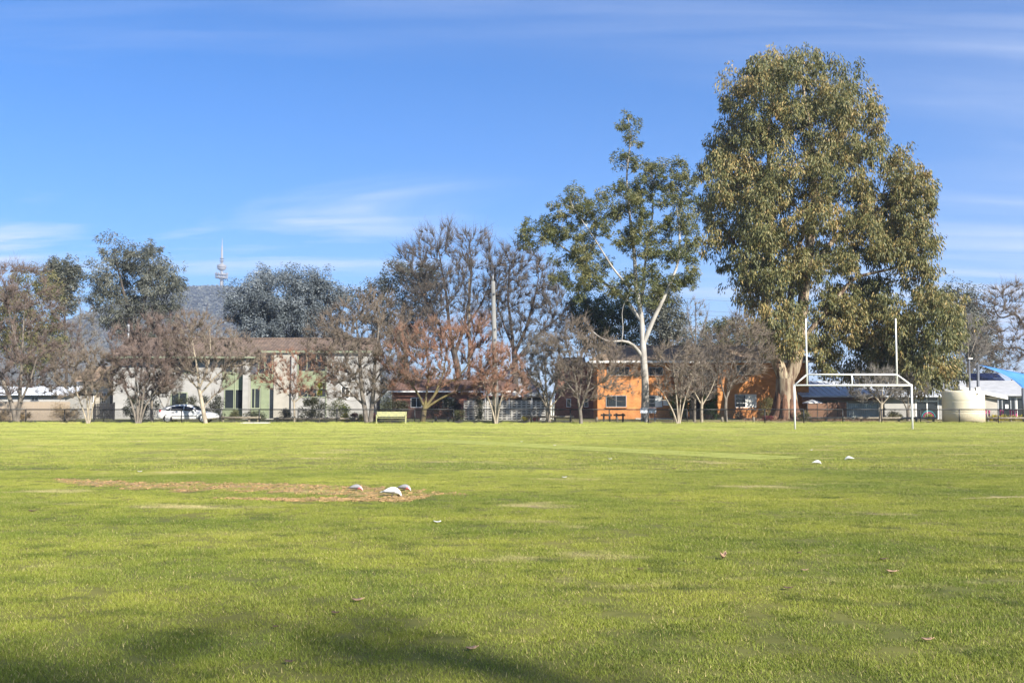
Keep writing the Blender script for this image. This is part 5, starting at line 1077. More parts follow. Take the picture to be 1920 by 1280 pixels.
leafy_tree('gum_tree', 'open-crowned gum with smooth white trunk in front of the brick wall', YB,
  [[(1158,228),(1176,210),(1196,220),(1197,240),(1176,246),(1160,240)], [(1170,243),(1190,243),(1196,275),(1186,286),(1174,272)], [(1146,292),(1165,275),(1177,290),(1171,312),(1150,306)],
   [(1150,352),(1168,322),(1186,284),(1215,298),(1245,308),(1252,360),(1245,400),(1190,415),(1155,400)], [(1245,320),(1270,296),(1294,306),(1303,350),(1309,400),(1302,445),(1262,440),(1248,370)],
   [(1030,382),(1068,353),(1112,358),(1152,348),(1168,400),(1150,440),(1110,430),(1080,425),(1040,415)], [(957,442),(990,414),(1022,400),(1048,420),(1042,450),(1000,464),(970,460)], [(1015,420),(1060,415),(1110,430),(1120,470),(1070,480),(1035,460)],
   [(1130,535),(1188,498),(1250,494),(1294,518),(1260,562),(1200,575),(1148,565)], [(1040,475),(1110,462),(1152,488),(1145,542),(1082,566),(1036,525)], [(1150,440),(1200,410),(1260,405),(1300,450),(1285,500),(1200,490),(1160,480)], [(1280,445),(1309,445),(1314,485),(1294,548),(1272,515)]],
  [([(1209,790),(1210,720),(1207,672),(1205,640)], .33, .25), ([(1205,645),(1203,590),(1192,540),(1190,480,.4),(1180,400,.3),(1174,330),(1183,260),(1178,222)], .22, .03),
   ([(1207,643),(1222,605,-.3),(1248,552,-.5),(1273,492,-.5),(1275,440,-.4),(1268,385)], .20, .04), ([(1204,668),(1187,642,-.4),(1166,636,-.8),(1141,644,-1),(1117,628,-1.2),(1108,618,-1.2)], .15, .04), ([(1166,637,-.8),(1170,610,-.9),(1163,585,-.9),(1172,565,-.8)], .045, .015),
   ([(1202,600),(1168,555,.5),(1128,528,.7),(1082,482,.7),(1030,446,.5),(985,440,.3)], .17, .03), ([(1200,588,.3),(1206,540,.8),(1212,470,1),(1225,400,1),(1222,330,.8)], .15, .04), ([(1185,545),(1150,505,-.5),(1110,440,-.6),(1075,390,-.4)], .10, .03)],
  21, .66, 290, 250, L['gum'], M['bark_gum'], leaf=(.24, .065), droop=.4, squash=.8, depth=.9, tint0=.55, tip=.014, zmin=5.5, maxdepth=4.0, spacing=.5)
BG = [
 ('eucalyptus_tree', 'dark round-topped grey-green gum left of the tower, behind the white house', 122, [[(158,500),(175,470),(215,452),(265,450),(310,458),(340,480),(342,530),(330,560),(340,600),(300,640),(230,640),(190,600),(168,560)]], [([(252,770),(250,690),(247,630),(240,570)], .5, .22), ([(248,640),(270,570),(280,500)], .25, .08), ([(245,600),(225,520),(215,480)], .22, .07)], 31, 1.7, 62, 430, 'greygreen', 'bark_dark', .45, .10, .5, .48),
 ('wattle_tree', 'yellowish green bushy tree at the far left behind the purple bare tree', 106, [[(0,520),(30,492),(62,490),(85,510),(110,545),(122,590),(130,640),(110,690),(20,700),(-30,640),(-20,560)]], [([(60,775),(58,700),(55,630),(50,560)], .35, .12)], 32, 1.3, 60, 330, 'yellowgreen', 'bark_grey', .34, .09, .45, .52),
 ('eucalyptus_tree', 'slim dark gum between the yellowish tree and the round-topped gum', 114, [[(84,500),(105,487),(140,490),(148,520),(140,570),(120,590),(100,560)]], [([(125,770),(124,690),(122,610),(118,540)], .22, .08)], 33, 1.1, 34, 280, 'greygreen', 'bark_dark', .38, .10, .4, .42),
 ('silver_tree', 'broad silvery blue-grey tree directly behind the white house roof', 116, [[(410,590),(425,560),(440,530),(475,512),(520,498),(555,500),(585,505),(612,530),(640,540),(652,560),(640,600),(640,650),(420,650),(412,615)]], [([(520,780),(520,700),(515,620),(510,560)], .45, .15), ([(518,680),(570,600),(590,550)], .25, .08), ([(518,690),(460,610),(445,570)], .25, .08)], 34, 1.8, 66, 950, 'silver', 'bark_dark', .32, .095, .35, .36),
 ('eucalyptus_tree', 'grey-green tree behind the forked bare tree, left of the concrete pole', 112, [[(660,560),(690,535),(720,505),(770,480),(820,490),(830,550),(820,620),(770,650),(700,640),(670,600)]], [([(765,775),(762,690),(758,620),(755,560)], .35, .12), ([(760,660),(720,600),(695,560)], .18, .06)], 35, 1.4, 62, 270, 'greygreen', 'bark_dark', .38, .10, .45, .44),
 ('evergreen_tree', 'deep green tree behind the white gum branches and above the brick roof', 108, [[(1060,560),(1090,540),(1140,550),(1180,560),(1200,600),(1200,650),(1170,680),(1120,670),(1080,640)]], [([(1140,780),(1140,700),(1138,630)], .3, .12)], 36, 1.3, 62, 330, 'darkgreen', 'bark_dark', .34, .10, .45, .5),
 ('eucalyptus_tree', 'grey tree behind the brick roof, right of the white gum trunk', 118, [[(1215,560),(1240,535),(1262,545),(1275,585),(1295,610),(1290,650),(1220,655)]], [([(1250,780),(1250,700),(1248,620)], .3, .12)], 37, 1.3, 44, 300, 'greygreen', 'bark_dark', .36, .10, .4, .55),
 ('eucalyptus_tree', 'hazy low tree behind the brick house roof left of the tallest tree', 126, [[(1310,610),(1340,600),(1370,590),(1400,602),(1430,610),(1440,655),(1310,655)]], [([(1370,780),(1370,700),(1370,640)], .3, .12)], 38, 1.3, 40, 240, 'yellowgreen', 'bark_dark', .36, .10, .4, .45),
 ('eucalyptus_tree', 'pale grey-green gum behind the hall, right of the tallest tree', 118, [[(1765,545),(1790,522),(1825,530),(1850,560),(1860,620),(1880,690),(1800,700),(1770,620)]], [([(1822,780),(1820,690),(1812,610),(1808,560)], .35, .12)], 39, 1.4, 60, 260, 'greygreen', 'bark_grey', .38, .10, .4, .62),
]
for (nm_, lab, Y, polys, stems, seed, cr, nc_, nl, lm, bk, ll, lw, dr, ti) in BG:
    leafy_tree(nm_, lab, Y, polys, stems, seed, cr, nc_, nl, L[lm], M[bk], leaf=(ll, lw), droop=dr, squash=.8, depth=.9, tint0=ti, tip=.02, zmin=3.0, maxdepth=5, tvar=.22, spacing=cr * .8, group='evergreen trees behind the houses')
BT = [  # label, Y, outlines, stems, seed, attractors, twigs, bark, twig, twig length, up tendency
 ('purple-brown bare multi-stemmed tree at the left picture edge', 78.4, [[(-60,560),(-20,520),(30,500),(75,520),(105,560),(128,620),(132,680),(110,720),(60,735),(0,735),(-50,700)]], [([(30,793),(25,765),(12,730),(-5,690),(-15,640)], .20, .06), ([(31,793),(37,760),(38,720),(42,660),(45,590)], .17, .05), ([(33,793),(40,750),(58,710),(75,650)], .12, .04), ([(42,690),(30,640),(15,580)], .09, .04)], 101, 330, 4800, 'bark_grey', 'twig_purple', .9, .35),
 ('small bare multi-stemmed tree right of the paling fence', 76.2, [[(98,690),(120,665),(160,655),(200,665),(224,690),(222,730),(190,750),(140,752),(105,735)]], [([(164,794),(155,765),(145,740),(138,715)], .075, .03), ([(165,794),(164,760),(160,725),(162,690)], .07, .025), ([(167,794),(173,765),(182,735),(192,705)], .075, .03), ([(165,794),(168,745),(176,700)], .055, .02)], 102, 200, 2600, 'bark_pale', 'twig_brown', .6, .4),
 ('bare tree with a bundle of straight stems at the left end of the white house', 76.2, [[(198,690),(205,655),(225,625),(258,605),(290,600),(325,620),(340,660),(335,700),(318,730),(280,745),(230,735)]], [([(256,795),(250,765),(240,740),(228,710),(215,680)], .10, .035), ([(258,795),(257,755),(255,715),(250,660)], .10, .03), ([(261,795),(266,760),(272,720),(278,670)], .10, .03), ([(263,795),(270,765),(290,735),(312,700)], .085, .03), ([(258,795),(262,740),(265,690),(270,640)], .07, .025)], 103, 300, 4300, 'bark_grey', 'twig_purple', .7, .55),
 ('bare tree with one leaning trunk in front of the white car', 76.4, [[(300,690),(305,640),(330,605),(365,590),(400,595),(440,620),(470,655),(478,690),(455,712),(420,718),(370,715),(320,712)]], [([(386,793),(381,770),(377,745),(372,725)], .17, .13), ([(373,728),(370,690),(362,650),(358,615)], .10, .03), ([(374,726),(390,690),(395,650),(392,615)], .09, .03), ([(376,738),(405,705),(435,680),(460,665)], .08, .03), ([(373,730),(345,700),(322,675)], .075, .03), ([(380,765),(400,742),(430,722)], .05, .02)], 104, 260, 3000, 'bark_pale', 'twig_brown', .7, .5),
 ('young cream-trunked bare tree beside the dark hedge', 83.5, [[(262,735),(270,705),(290,695),(312,705),(320,728),(300,745),(275,748)]], [([(285,790),(284,770),(284,752)], .13, .10), ([(284,754),(276,738),(270,722)], .06, .02), ([(285,753),(296,738),(308,722)], .06, .02), ([(284,754),(287,730),(288,712)], .05, .02)], 105, 90, 900, 'bark_pale', 'twig_brown', .6, .4),
 ('white-limbed bare tree just behind the white car', 86, [[(292,740),(300,700),(322,690),(345,705),(340,735),(318,748)]], [([(310,787),(309,768)], .16, .13), ([(309,770),(301,752),(295,738)], .08, .03), ([(310,770),(316,748),(326,725)], .09, .03)], 106, 80, 800, 'bark_gum', 'twig_grey', .6, .4),
 ('small low bare tree with reddish twigs in front of the sage door', 77.8, [[(478,700),(500,670),(540,658),(590,658),(625,668),(640,690),(630,715),(590,735),(550,740),(500,730)]], [([(552,791),(552,770),(551,752)], .085, .075), ([(551,754),(540,738),(520,720),(502,705)], .055, .02), ([(551,752),(556,730),(562,700)], .05, .02), ([(552,754),(572,738),(600,715),(622,700)], .055, .02), ([(551,750),(543,720),(540,690)], .045, .02)], 107, 190, 2100, 'bark_pale', 'twig_red', .55, .25),
 ('large bare tree forking into two dark trunks beside the yellow seat', 78.6, [[(588,640),(600,600),(640,565),(690,552),(740,570),(770,610),(778,660),(765,710),(720,745),(650,745),(605,715)]], [([(687,792),(684,765),(678,735),(676,700),(672,650),(668,600)], .21, .06), ([(694,792),(697,765),(700,735),(702,690),(708,640),(712,590)], .20, .06), ([(683,760),(660,738),(640,722),(622,700)], .10, .03), ([(698,760),(722,735),(745,712),(760,690)], .10, .03), ([(677,730),(655,690),(640,650),(630,610)], .10, .03), ([(701,720),(725,680),(738,640)], .09, .03)], 108, 420, 6000, 'bark_grey', 'twig_brown', .85, .4),
 ('spreading bare tree with orange-red shoots and mossy yellow limbs', 77.8, [[(728,690),(735,650),(760,615),(800,602),(845,605),(890,595),(915,620),(925,660),(925,705),(895,735),(850,738),(790,725),(745,720)]], [([(792,792),(794,775),(797,760)], .24, .19), ([(796,764),(788,745),(775,725),(760,705)], .12, .04), ([(798,762),(812,745),(825,725),(850,712)], .13, .05), ([(799,765),(820,750),(850,735),(885,728)], .11, .04), ([(797,760),(800,735),(805,700),(800,660)], .11, .03), ([(812,745),(830,705),(838,660)], .09, .03), ([(850,714),(875,690),(890,650)], .07, .03)], 109, 330, 4800, 'bark_moss', 'twig_red', .8, .75),
 ('thin forked bare tree in front of the concrete pole', 75.6, [[(892,720),(900,680),(925,650),(955,655),(978,690),(980,735),(950,760),(915,758),(897,745)]], [([(929,794),(925,775),(917,750),(908,728),(903,700)], .08, .025), ([(931,794),(935,770),(940,745),(955,715)], .075, .025), ([(930,794),(928,750),(930,710)], .05, .02)], 110, 150, 1900, 'bark_pale', 'twig_red', .65, .4),
 ('short-trunked bare tree with fanned limbs in front of the block screen', 78.8, [[(975,700),(985,660),(1010,640),(1040,640),(1062,665),(1068,705),(1060,740),(1035,755),(1000,750),(982,735)]], [([(1028,790),(1028,775),(1027,762)], .22, .20), ([(1026,766),(1012,740),(998,712),(985,690)], .09, .03), ([(1026,764),(1016,725),(1005,690)], .08, .03), ([(1027,763),(1024,725),(1022,685)], .08, .03), ([(1028,764),(1038,735),(1048,700)], .08, .03), ([(1029,766),(1046,748),(1058,730)], .07, .03)], 111, 170, 2200, 'bark_pale', 'twig_grey', .7, .45),
 ('full bare tree with V-forked trunk left of the orange brick wall', 75.8, [[(1030,680),(1035,635),(1060,608),(1090,600),(1125,620),(1160,655),(1185,690),(1175,725),(1140,748),(1090,752),(1050,740)]], [([(1089,795),(1089,780),(1087,765)], .15, .13), ([(1087,767),(1083,745),(1080,715),(1072,680),(1062,645)], .09, .03), ([(1089,766),(1096,745),(1105,718),(1112,680),(1115,645)], .09, .03), ([(1082,740),(1060,715),(1045,690)], .06, .02), ([(1100,735),(1130,715),(1158,700)], .06, .02), ([(1085,755),(1090,715),(1090,665)], .06, .02)], 112, 280, 2700, 'bark_grey', 'twig_brown', .75, .45),
 ('bare vase-shaped multi-stemmed tree at the right end of the brick gable', 75.9, [[(1228,720),(1225,680),(1245,650),(1280,640),(1310,655),(1320,695),(1310,735),(1280,755),(1245,748)]], [([(1270,795),(1262,770),(1248,745),(1235,722)], .085, .03), ([(1272,795),(1270,760),(1266,720),(1262,685)], .08, .025), ([(1274,795),(1280,765),(1288,735),(1300,705)], .08, .03), ([(1273,795),(1276,750),(1280,700)], .06, .02)], 113, 150, 1300, 'bark_pale', 'twig_brown', .7, .4),
 ('bare tree with pale stem before the dark doorway of the brick house', 79.4, [[(1262,700),(1275,655),(1300,640),(1330,650),(1350,690),(1352,730),(1330,750),(1290,752),(1265,735)]], [([(1316,789),(1315,770),(1316,755)], .13, .11), ([(1315,758),(1302,735),(1290,705)], .07, .03), ([(1316,757),(1318,725),(1316,685)], .07, .03), ([(1317,758),(1332,735),(1345,700)], .07, .03)], 114, 140, 1200, 'bark_pale', 'twig_dark', .7, .4),
 ('wind-swept bare tree leaning right over the brick house roof', 81.5, [[(1320,690),(1325,650),(1345,612),(1380,594),(1415,602),(1440,630),(1448,665),(1430,695),(1395,705),(1370,720),(1340,735)]], [([(1362,788),(1360,768),(1361,748)], .15, .13), ([(1361,750),(1352,720),(1348,690),(1352,650)], .08, .03), ([(1361,750),(1372,718),(1390,690),(1412,665)], .10, .03), ([(1362,755),(1366,715),(1375,670),(1385,630)], .08, .03), ([(1372,718),(1398,700),(1430,680)], .06, .02)], 115, 240, 2500, 'bark_grey', 'twig_brown', .8, .3),
 ('tall pale bare sapling rising above the brick roof ridge', 83.0, [[(1285,680),(1282,620),(1290,575),(1305,558),(1325,575),(1335,620),(1330,680)]], [([(1302,789),(1303,720),(1304,660),(1305,600),(1304,570)], .13, .03), ([(1304,660),(1318,625),(1326,590)], .05, .02), ([(1304,650),(1294,615),(1288,580)], .05, .02), ([(1303,700),(1322,665),(1333,640)], .05, .02)], 116, 70, 420, 'bark_grey', 'twig_grey', .7, .6),
 ('small pale-trunked bare tree behind the goal on the right', 80.6, [[(1600,730),(1610,700),(1640,690),(1670,695),(1690,715),(1685,740),(1650,752),(1615,748)]], [([(1650,791),(1652,772),(1653,756)], .14, .12), ([(1653,758),(1640,742),(1625,725)], .07, .03), ([(1653,757),(1655,730),(1650,710)], .06, .03), ([(1654,758),(1668,742),(1682,728)], .06, .03)], 117, 120, 1400, 'bark_pale', 'twig_grey', .6, .3),
 ('bare tree with pale limbs between the goal and the hall windows', 86, [[(1672,740),(1680,715),(1705,700),(1735,712),(1740,735),(1715,748),(1690,750)]], [([(1703,786),(1702,768)], .16, .13), ([(1702,770),(1692,748),(1682,732)], .08, .03), ([(1703,769),(1712,745),(1726,726)], .08, .03), ([(1703,770),(1703,735)], .07, .03)], 118, 80, 900, 'bark_grey', 'twig_grey', .6, .3),
 ('big dark bare tree with black limbs left of the concrete pole top', 104, [[(755,520),(770,470),(800,440),(840,428),(885,440),(915,465),(935,510),(930,570),(900,620),(850,650),(800,640),(770,590)]], [([(868,783),(866,735),(858,690),(850,655)], .42, .30), ([(850,660),(842,610),(838,560),(828,500),(820,455)], .22, .05), ([(852,665),(870,615),(880,560),(885,500),(880,455)], .22, .05), ([(850,650),(820,600),(795,555),(775,510)], .17, .05), ([(868,620),(900,575),(920,530)], .15, .05)], 119, 430, 6200, 'bark_dark', 'twig_dark', 1.3, .7),
 ('big dark bare tree right of the concrete pole, behind the block screen', 103, [[(925,540),(935,480),(965,465),(1000,480),(1035,510),(1060,560),(1065,620),(1040,655),(990,665),(940,650),(920,600)]], [([(968,783),(966,730),(966,680),(964,660)], .40, .28), ([(964,665),(958,610),(952,560),(955,500)], .20, .05), ([(966,660),(985,620),(1000,570),(1010,520)], .20, .05), ([(968,675),(1000,635),(1035,605),(1055,590)], .18, .05), ([(964,655),(945,610),(932,570)], .14, .05)], 120, 400, 6000, 'bark_dark', 'twig_dark', 1.2, .4),
 ('brown bare tree with a crooked black limb at the right picture edge', 104, [[(1840,575),(1862,548),(1900,540),(1950,530),(2010,540),(2030,600),(1990,680),(1920,690),(1860,690),(1835,640)]], [([(1965,783),(1960,730),(1955,680)], .40, .28), ([(1955,690),(1930,630),(1905,585),(1875,600),(1862,575)], .20, .06), ([(1956,685),(1960,620),(1965,550)], .2, .05), ([(1955,680),(1910,650),(1870,655)], .15, .05)], 121, 330, 5200, 'bark_dark', 'twig_brown', 1.1, .3),
 ('slim grey bare tree standing behind the lamp post', 99, [[(1790,690),(1795,640),(1815,600),(1840,600),(1850,640),(1850,690)]], [([(1813,783),(1814,720),(1816,660),(1812,620)], .16, .05), ([(1815,680),(1828,640),(1840,615)], .08, .03)], 122, 80, 900, 'bark_grey', 'twig_grey', 1.0, .4),
 ('thin grey bare tree left of the round-topped gum', 100, [[(122,660),(130,620),(150,560),(170,590),(185,640),(178,690),(140,700)]], [([(142,785),(141,720),(143,660),(150,600)], .16, .04), ([(142,690),(160,650),(178,625)], .08, .03), ([(142,680),(132,640)], .06, .02)], 123, 80, 900, 'bark_grey', 'twig_grey', .9, .5),
 ('brownish bare tree crown peeping over the left end of the white roof', 108, [[(300,640),(310,600),(345,590),(380,610),(400,640),(390,660),(310,665)]], [([(345,782),(345,720),(345,660)], .25, .12)], 124, 90, 1500, 'bark_grey', 'twig_purple', .9, .5),
]
for (lab, Y, polys, stems, seed, na, ntw, bk, tg, tl, upt) in BT:
    bud = 900 if seed in (119, 120) else 0
    bare_tree('bare_tree', lab, Y, polys, stems, seed, na, ntw, M[bk], M[tg], tl=tl, upt=upt, tr=.0145 if Y < 90 else .017, tip=.012 if Y < 90 else .016, group='leafless winter trees', zmin=1.2 if Y < 90 else 3.5, depth=.95, step=.35 if Y < 90 else .5, buds=bud, budmat=L['litter'] if bud else None)
# two bare trees beside the photographer, outside the frame: they shade the near grass
for k, (xx, yy, seed, lab) in enumerate(((10.5, -25.7, 131, 'tall bare tree behind the photographer'), (16.5, -25.7, 132, 'tall bare tree behind and right of the photographer'), (22.8, -25.5, 133, 'tall bare tree farthest right behind the photographer'))):
    def px_of(x, z, Y): return (960 + FPX * x / Y, YH - FPX * (z - CAMH) / Y)
    Yv = 60.0
    oc = [px_of(x, z, Yv) for x, z in ((-4.6, 4.2), (-4.2, 7.5), (-2.4, 10.2), (0, 11.5), (2.6, 10), (4.3, 7.6), (4.5, 4.4), (2, 3.2), (-2, 3.2))]
    stt = [([px_of(0, -.05, Yv), px_of(.1, 1.5, Yv), px_of(0, 3, Yv)], .26, .2), ([px_of(0, 2.9, Yv), px_of(-1.2, 5, Yv), px_of(-2, 8, Yv)], .13, .04), ([px_of(0, 3, Yv), px_of(1.3, 5.5, Yv), px_of(1.9, 8.5, Yv)], .13, .04), ([px_of(0, 2.6, Yv), px_of(.1, 6, Yv), px_of(0, 9.5, Yv)], .12, .04)]
    if k == 0: shade = t = bare_tree('bare_tree', lab, Yv, [oc], stt, seed, 420, 5600, M['bark_grey'], M['twig_brown'], tl=.9, tr=.013, group='leafless winter trees')
    else: t = copy_tree(shade); t['label'] = lab
    t.location = (xx, yy, 0); t.scale = (2.0, 2.0, 2.0); t.rotation_euler = (0, 0, 1.9 * k)

# ------------------------------------------------------------------ shrubs and hedges
def SH(name, lab, px0, px1, ptop, Y, seed, lm, n=26, per=70, leaf=(.13, .06), dpt=None, box=False, ti=.45, cat='shrub', droop=.15):
    a_, b_ = P(px0, 785, Y), P(px1, ptop, Y); return shrub(name, lab, (a_[0] + b_[0]) / 2, Y, b_[0] - a_[0], max(b_[2], .25), seed, L[lm], n, per, leaf, cat, dpt, droop, ti, box=box)
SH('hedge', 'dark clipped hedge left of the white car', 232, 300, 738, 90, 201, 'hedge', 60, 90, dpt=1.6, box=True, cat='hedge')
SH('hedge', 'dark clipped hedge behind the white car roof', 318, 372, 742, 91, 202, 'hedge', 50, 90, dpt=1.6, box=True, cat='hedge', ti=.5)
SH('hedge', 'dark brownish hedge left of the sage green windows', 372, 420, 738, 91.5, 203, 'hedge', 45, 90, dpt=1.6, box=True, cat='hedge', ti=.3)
SH('shrub', 'round grey-green shrub below the sage green windows', 424, 452, 769, 90, 204, 'yellowgreen', 16, 70, ti=.4)
SH('shrub', 'wide olive shrub in front of the sage doorstep', 455, 500, 768, 89, 205, 'yellowgreen', 22, 70, ti=.45)
SH('shrub', 'low dark shrub left of the small reddish tree trunk', 522, 552, 767, 88, 206, 'hedge', 16, 80, ti=.5)
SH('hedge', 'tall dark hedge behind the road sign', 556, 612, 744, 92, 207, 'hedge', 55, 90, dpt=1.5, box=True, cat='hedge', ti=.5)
SH('shrub', 'glossy green shrub against the white wall beside the road sign', 613, 658, 744, 90.5, 208, 'darkgreen', 34, 80, ti=.6)
SH('shrub', 'small dark red shrub next to yellow flowers at the white wall', 655, 672, 772, 86, 209, 'redbush', 12, 60)
SH('flower_bush', 'small yellow flowering bush left of the red shrub', 640, 657, 775, 85, 210, 'yellowbush', 10, 60, cat='flowers')
SH('flower_bush', 'small yellow-green bush at the foot of the forked tree', 672, 684, 773, 85.6, 211, 'yellowbush', 8, 60, cat='flowers', ti=.3)
SH('shrub', 'dark red shrub behind the yellow seat', 698, 712, 772, 85, 212, 'redbush', 10, 60)
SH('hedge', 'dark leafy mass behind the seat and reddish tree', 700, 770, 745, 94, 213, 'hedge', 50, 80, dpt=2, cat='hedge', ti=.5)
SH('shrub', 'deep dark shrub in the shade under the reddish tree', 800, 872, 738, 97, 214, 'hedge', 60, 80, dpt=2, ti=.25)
SH('shrub', 'olive shrub at the left end of the block screen', 850, 872, 768, 88, 215, 'yellowgreen', 14, 60, ti=.3)
SH('tree_stump_ivy', 'dark ivy-clad trunk standing in front of the block screen', 891, 906, 738, 89.4, 216, 'hedge', 24, 70, ti=.35, cat='ivy')
SH('flower_bush', 'yellow and green flowers in front of the block screen', 978, 996, 782, 84.5, 217, 'yellowbush', 8, 60, cat='flowers')
SH('flower_bush', 'red and green low flowers beside the log barrier', 996, 1012, 781, 84.5, 218, 'redbush', 8, 60, cat='flowers')
SH('ivy_hedge', 'bright green ivy column left of the dark doorway', 1256, 1294, 735, 95.0, 219, 'ivy', 46, 110, dpt=.9, box=True, cat='hedge')
SH('ivy_hedge', 'bright green ivy column right of the dark doorway', 1318, 1346, 730, 95.0, 220, 'ivy', 40, 110, dpt=.9, box=True, cat='hedge')
SH('shrub', 'yellow-green bush right of the curtained ground floor window', 1419, 1455, 743, 93.5, 221, 'yellowgreen', 34, 70, ti=.75)
SH('shrub', 'low dry bush below the curtained ground floor window', 1372, 1400, 770, 93.5, 222, 'drygrass', 16, 50, ti=.4)
SH('shrub', 'purple-red low plant at the foot of the tallest tree', 1430, 1448, 778, 85.8, 223, 'redbush', 10, 50)
SH('shrub', 'drooping yellow-green plant right of the tallest tree trunk', 1496, 1522, 768, 86, 224, 'yellowgreen', 20, 60, ti=.7, droop=.5, leaf=(.3, .04))
SH('shrub', 'round grey-green bush in front of the hall wall', 1662, 1694, 770, 89, 225, 'yellowgreen', 22, 70, ti=.5)
SH('shrub', 'small bright green bush under the rainbow window', 1734, 1748, 776, 88, 226, 'yellowbush', 10, 60, ti=.25)
for k, px in enumerate((1850, 1866, 1882, 1900, 1915)): SH('flower_bush', ('clump of yellow flowers touching the water tank', 'second clump of yellow flowers from the water tank', 'third clump of yellow flowers from the water tank', 'fourth clump of yellow flowers from the water tank', 'clump of yellow flowers at the right picture edge')[k], px - 9, px + 9, 779, 86.5, 230 + k, 'yellowbush', 9, 60, cat='flowers', ti=.55)
SH('shrub', 'dry brown weedy bush in front of the paling fence', 92, 152, 757, 84, 240, 'drygrass', 40, 60, leaf=(.3, .025), ti=.5, droop=-.3)
SH('shrub', 'small dry tuft beside the purple-brown tree trunk', 36, 56, 770, 80, 241, 'drygrass', 14, 60, leaf=(.3, .025), ti=.4, droop=-.3)
SH('shrub', 'dry brown plant tucked at the left picture edge', -10, 22, 768, 84, 242, 'drygrass', 20, 60, leaf=(.25, .03), ti=.6, droop=-.3)

# ------------------------------------------------------------------ birds
M['b_grey'] = mat('feather_grey', (.22, .22, .235), .8, .1, 30); M['b_pink'] = mat('feather_pink', (.62, .14, .16), .8, .1, 30); M['b_white'] = mat('feather_white', (.66, .66, .64), .8, .04, 30); M['b_dark'] = mat('feather_dark', (.10, .10, .11), .8, .1, 30); M['b_pale'] = mat('feather_pale_pink', (.72, .52, .50), .8, .06, 30); M['b_beak'] = mat('beak_horn', (.45, .40, .34), .5, .1, 30); M['b_leg'] = mat('bird_leg', (.12, .11, .11), .7, .1, 30)
def bird(name, label, gpt, rz, scale, spine, cols, wingcol, group):
    """spine: (x, z, half width, half height, colour index), tail to head; head low, feeding"""
    t = thing(name, label, 'bird', (gpt[0], gpt[1], .012), rz, group); t.scale = (scale,) * 3; n = 12; V = []; F = []; mi = []
    for x, z, w_, h_, c_ in spine:
        for k in range(n): a = 2 * math.pi * k / n; V.append((x, w_ * math.cos(a), z + h_ * math.sin(a)))
    for i in range(len(spine) - 1):
        for k in range(n):
            F.append((i * n + k, i * n + (k + 1) % n, (i + 1) * n + (k + 1) % n, (i + 1) * n + k)); low = math.sin(2 * math.pi * (k + .5) / n) < -.15
            c_ = spine[i][4]; mi.append(c_[1] if (isinstance(c_, tuple) and low) else (c_[0] if isinstance(c_, tuple) else c_))
    F.append(tuple(range(n - 1, -1, -1))); mi.append(mi[0]); F.append(tuple((len(spine) - 1) * n + k for k in range(n))); mi.append(mi[-1])
    b = MB().add(V, F).build('body', cols, t, True, True, mi); m = b.modifiers.new('s', 'SUBSURF'); m.levels = m.render_levels = 1
    for s in (-1, 1):
        wv = []; 
        for x, z, hh in ((-.15, .075, .008), (-.10, .085, .026), (-.02, .10, .042), (.05, .105, .040), (.085, .10, .02)):
            y = s * (.028 + .032 * (1 - abs(x + .01) / .17)); wv += [(x, y, z - hh), (x, y + s * .012, z), (x, y - s * .004, z + hh)]
        wf = [(3 * i + j, 3 * i + j + 1, 3 * i + j + 4, 3 * i + j + 3) for i in range(4) for j in range(2)]; w = MB().add(wv, wf).build('wing', wingcol, t, True, True); w.modifiers.new('th', 'SOLIDIFY').thickness = .006
        MB().tube([(.0, s * .025, .06), (.012, s * .028, .028), (.0, s * .028, -.004)], .006, 6).tube([(-.012, s * .028, -.002), (.03, s * .032, -.002)], .004, 5).build('leg', M['b_leg'], t, True, True)
    x, z = spine[-1][0], spine[-1][1]; MB().tube([(x - .006, 0, z), (x + .006, 0, z - .014), (x - .004, 0, z - .028)], [.011, .009, .002], 7).build('beak', M['b_beak'], t, True, True)
    for s in (-1, 1): MB().lathe([(.001, -.003), (.003, 0), (.001, .003)], (spine[-3][0] + .004, s * (spine[-3][2] * .97), spine[-3][1] + .006), 6).build('eye', M['plastic'], t, True, True)
    return t
gsp = [(-.215, .062, .012, .004, 3), (-.16, .072, .024, .010, 3), (-.10, .085, .045, .034, 0), (-.04, .095, .062, .056, (0, 0)), (.03, .098, .066, .062, (0, 1)), (.085, .088, .056, .054, (0, 1)), (.12, .068, .042, .042, (2, 1)), (.142, .045, .034, .034, (2, 1)), (.155, .026, .026, .024, (4, 1)), (.160, .012, .012, .012, 4)]
GC = [M['b_grey'], M['b_pink'], M['b_pale'], M['b_dark'], M['b_white']]
bird('galah', 'grey galah with pink breast feeding alone, left of the white bird', G(667, 921), .05, .80, gsp, GC, M['b_grey'], 'parrots feeding on the field')
bird('galah', 'grey and pink galah partly behind the white bird', G(758, 921), -.25, .80, gsp, GC, M['b_grey'], 'parrots feeding on the field')
WC = [M['b_white']] * 5
bird('white_cockatoo', 'large white cockatoo feeding on the bare strip between galahs', G(735, 931), -.12, 1.05, gsp, WC, M['b_white'], 'parrots feeding on the field')
bird('white_cockatoo', 'small distant white bird with raised back, farthest right', G(1592, 863), 2.9, .72, gsp, WC, M['b_white'], 'white birds in the far right of the field')
bird('white_cockatoo', 'small distant white bird, flatter and left of its neighbour', G(1532, 871), .2, .72, gsp, WC, M['b_white'], 'white birds in the far right of the field')

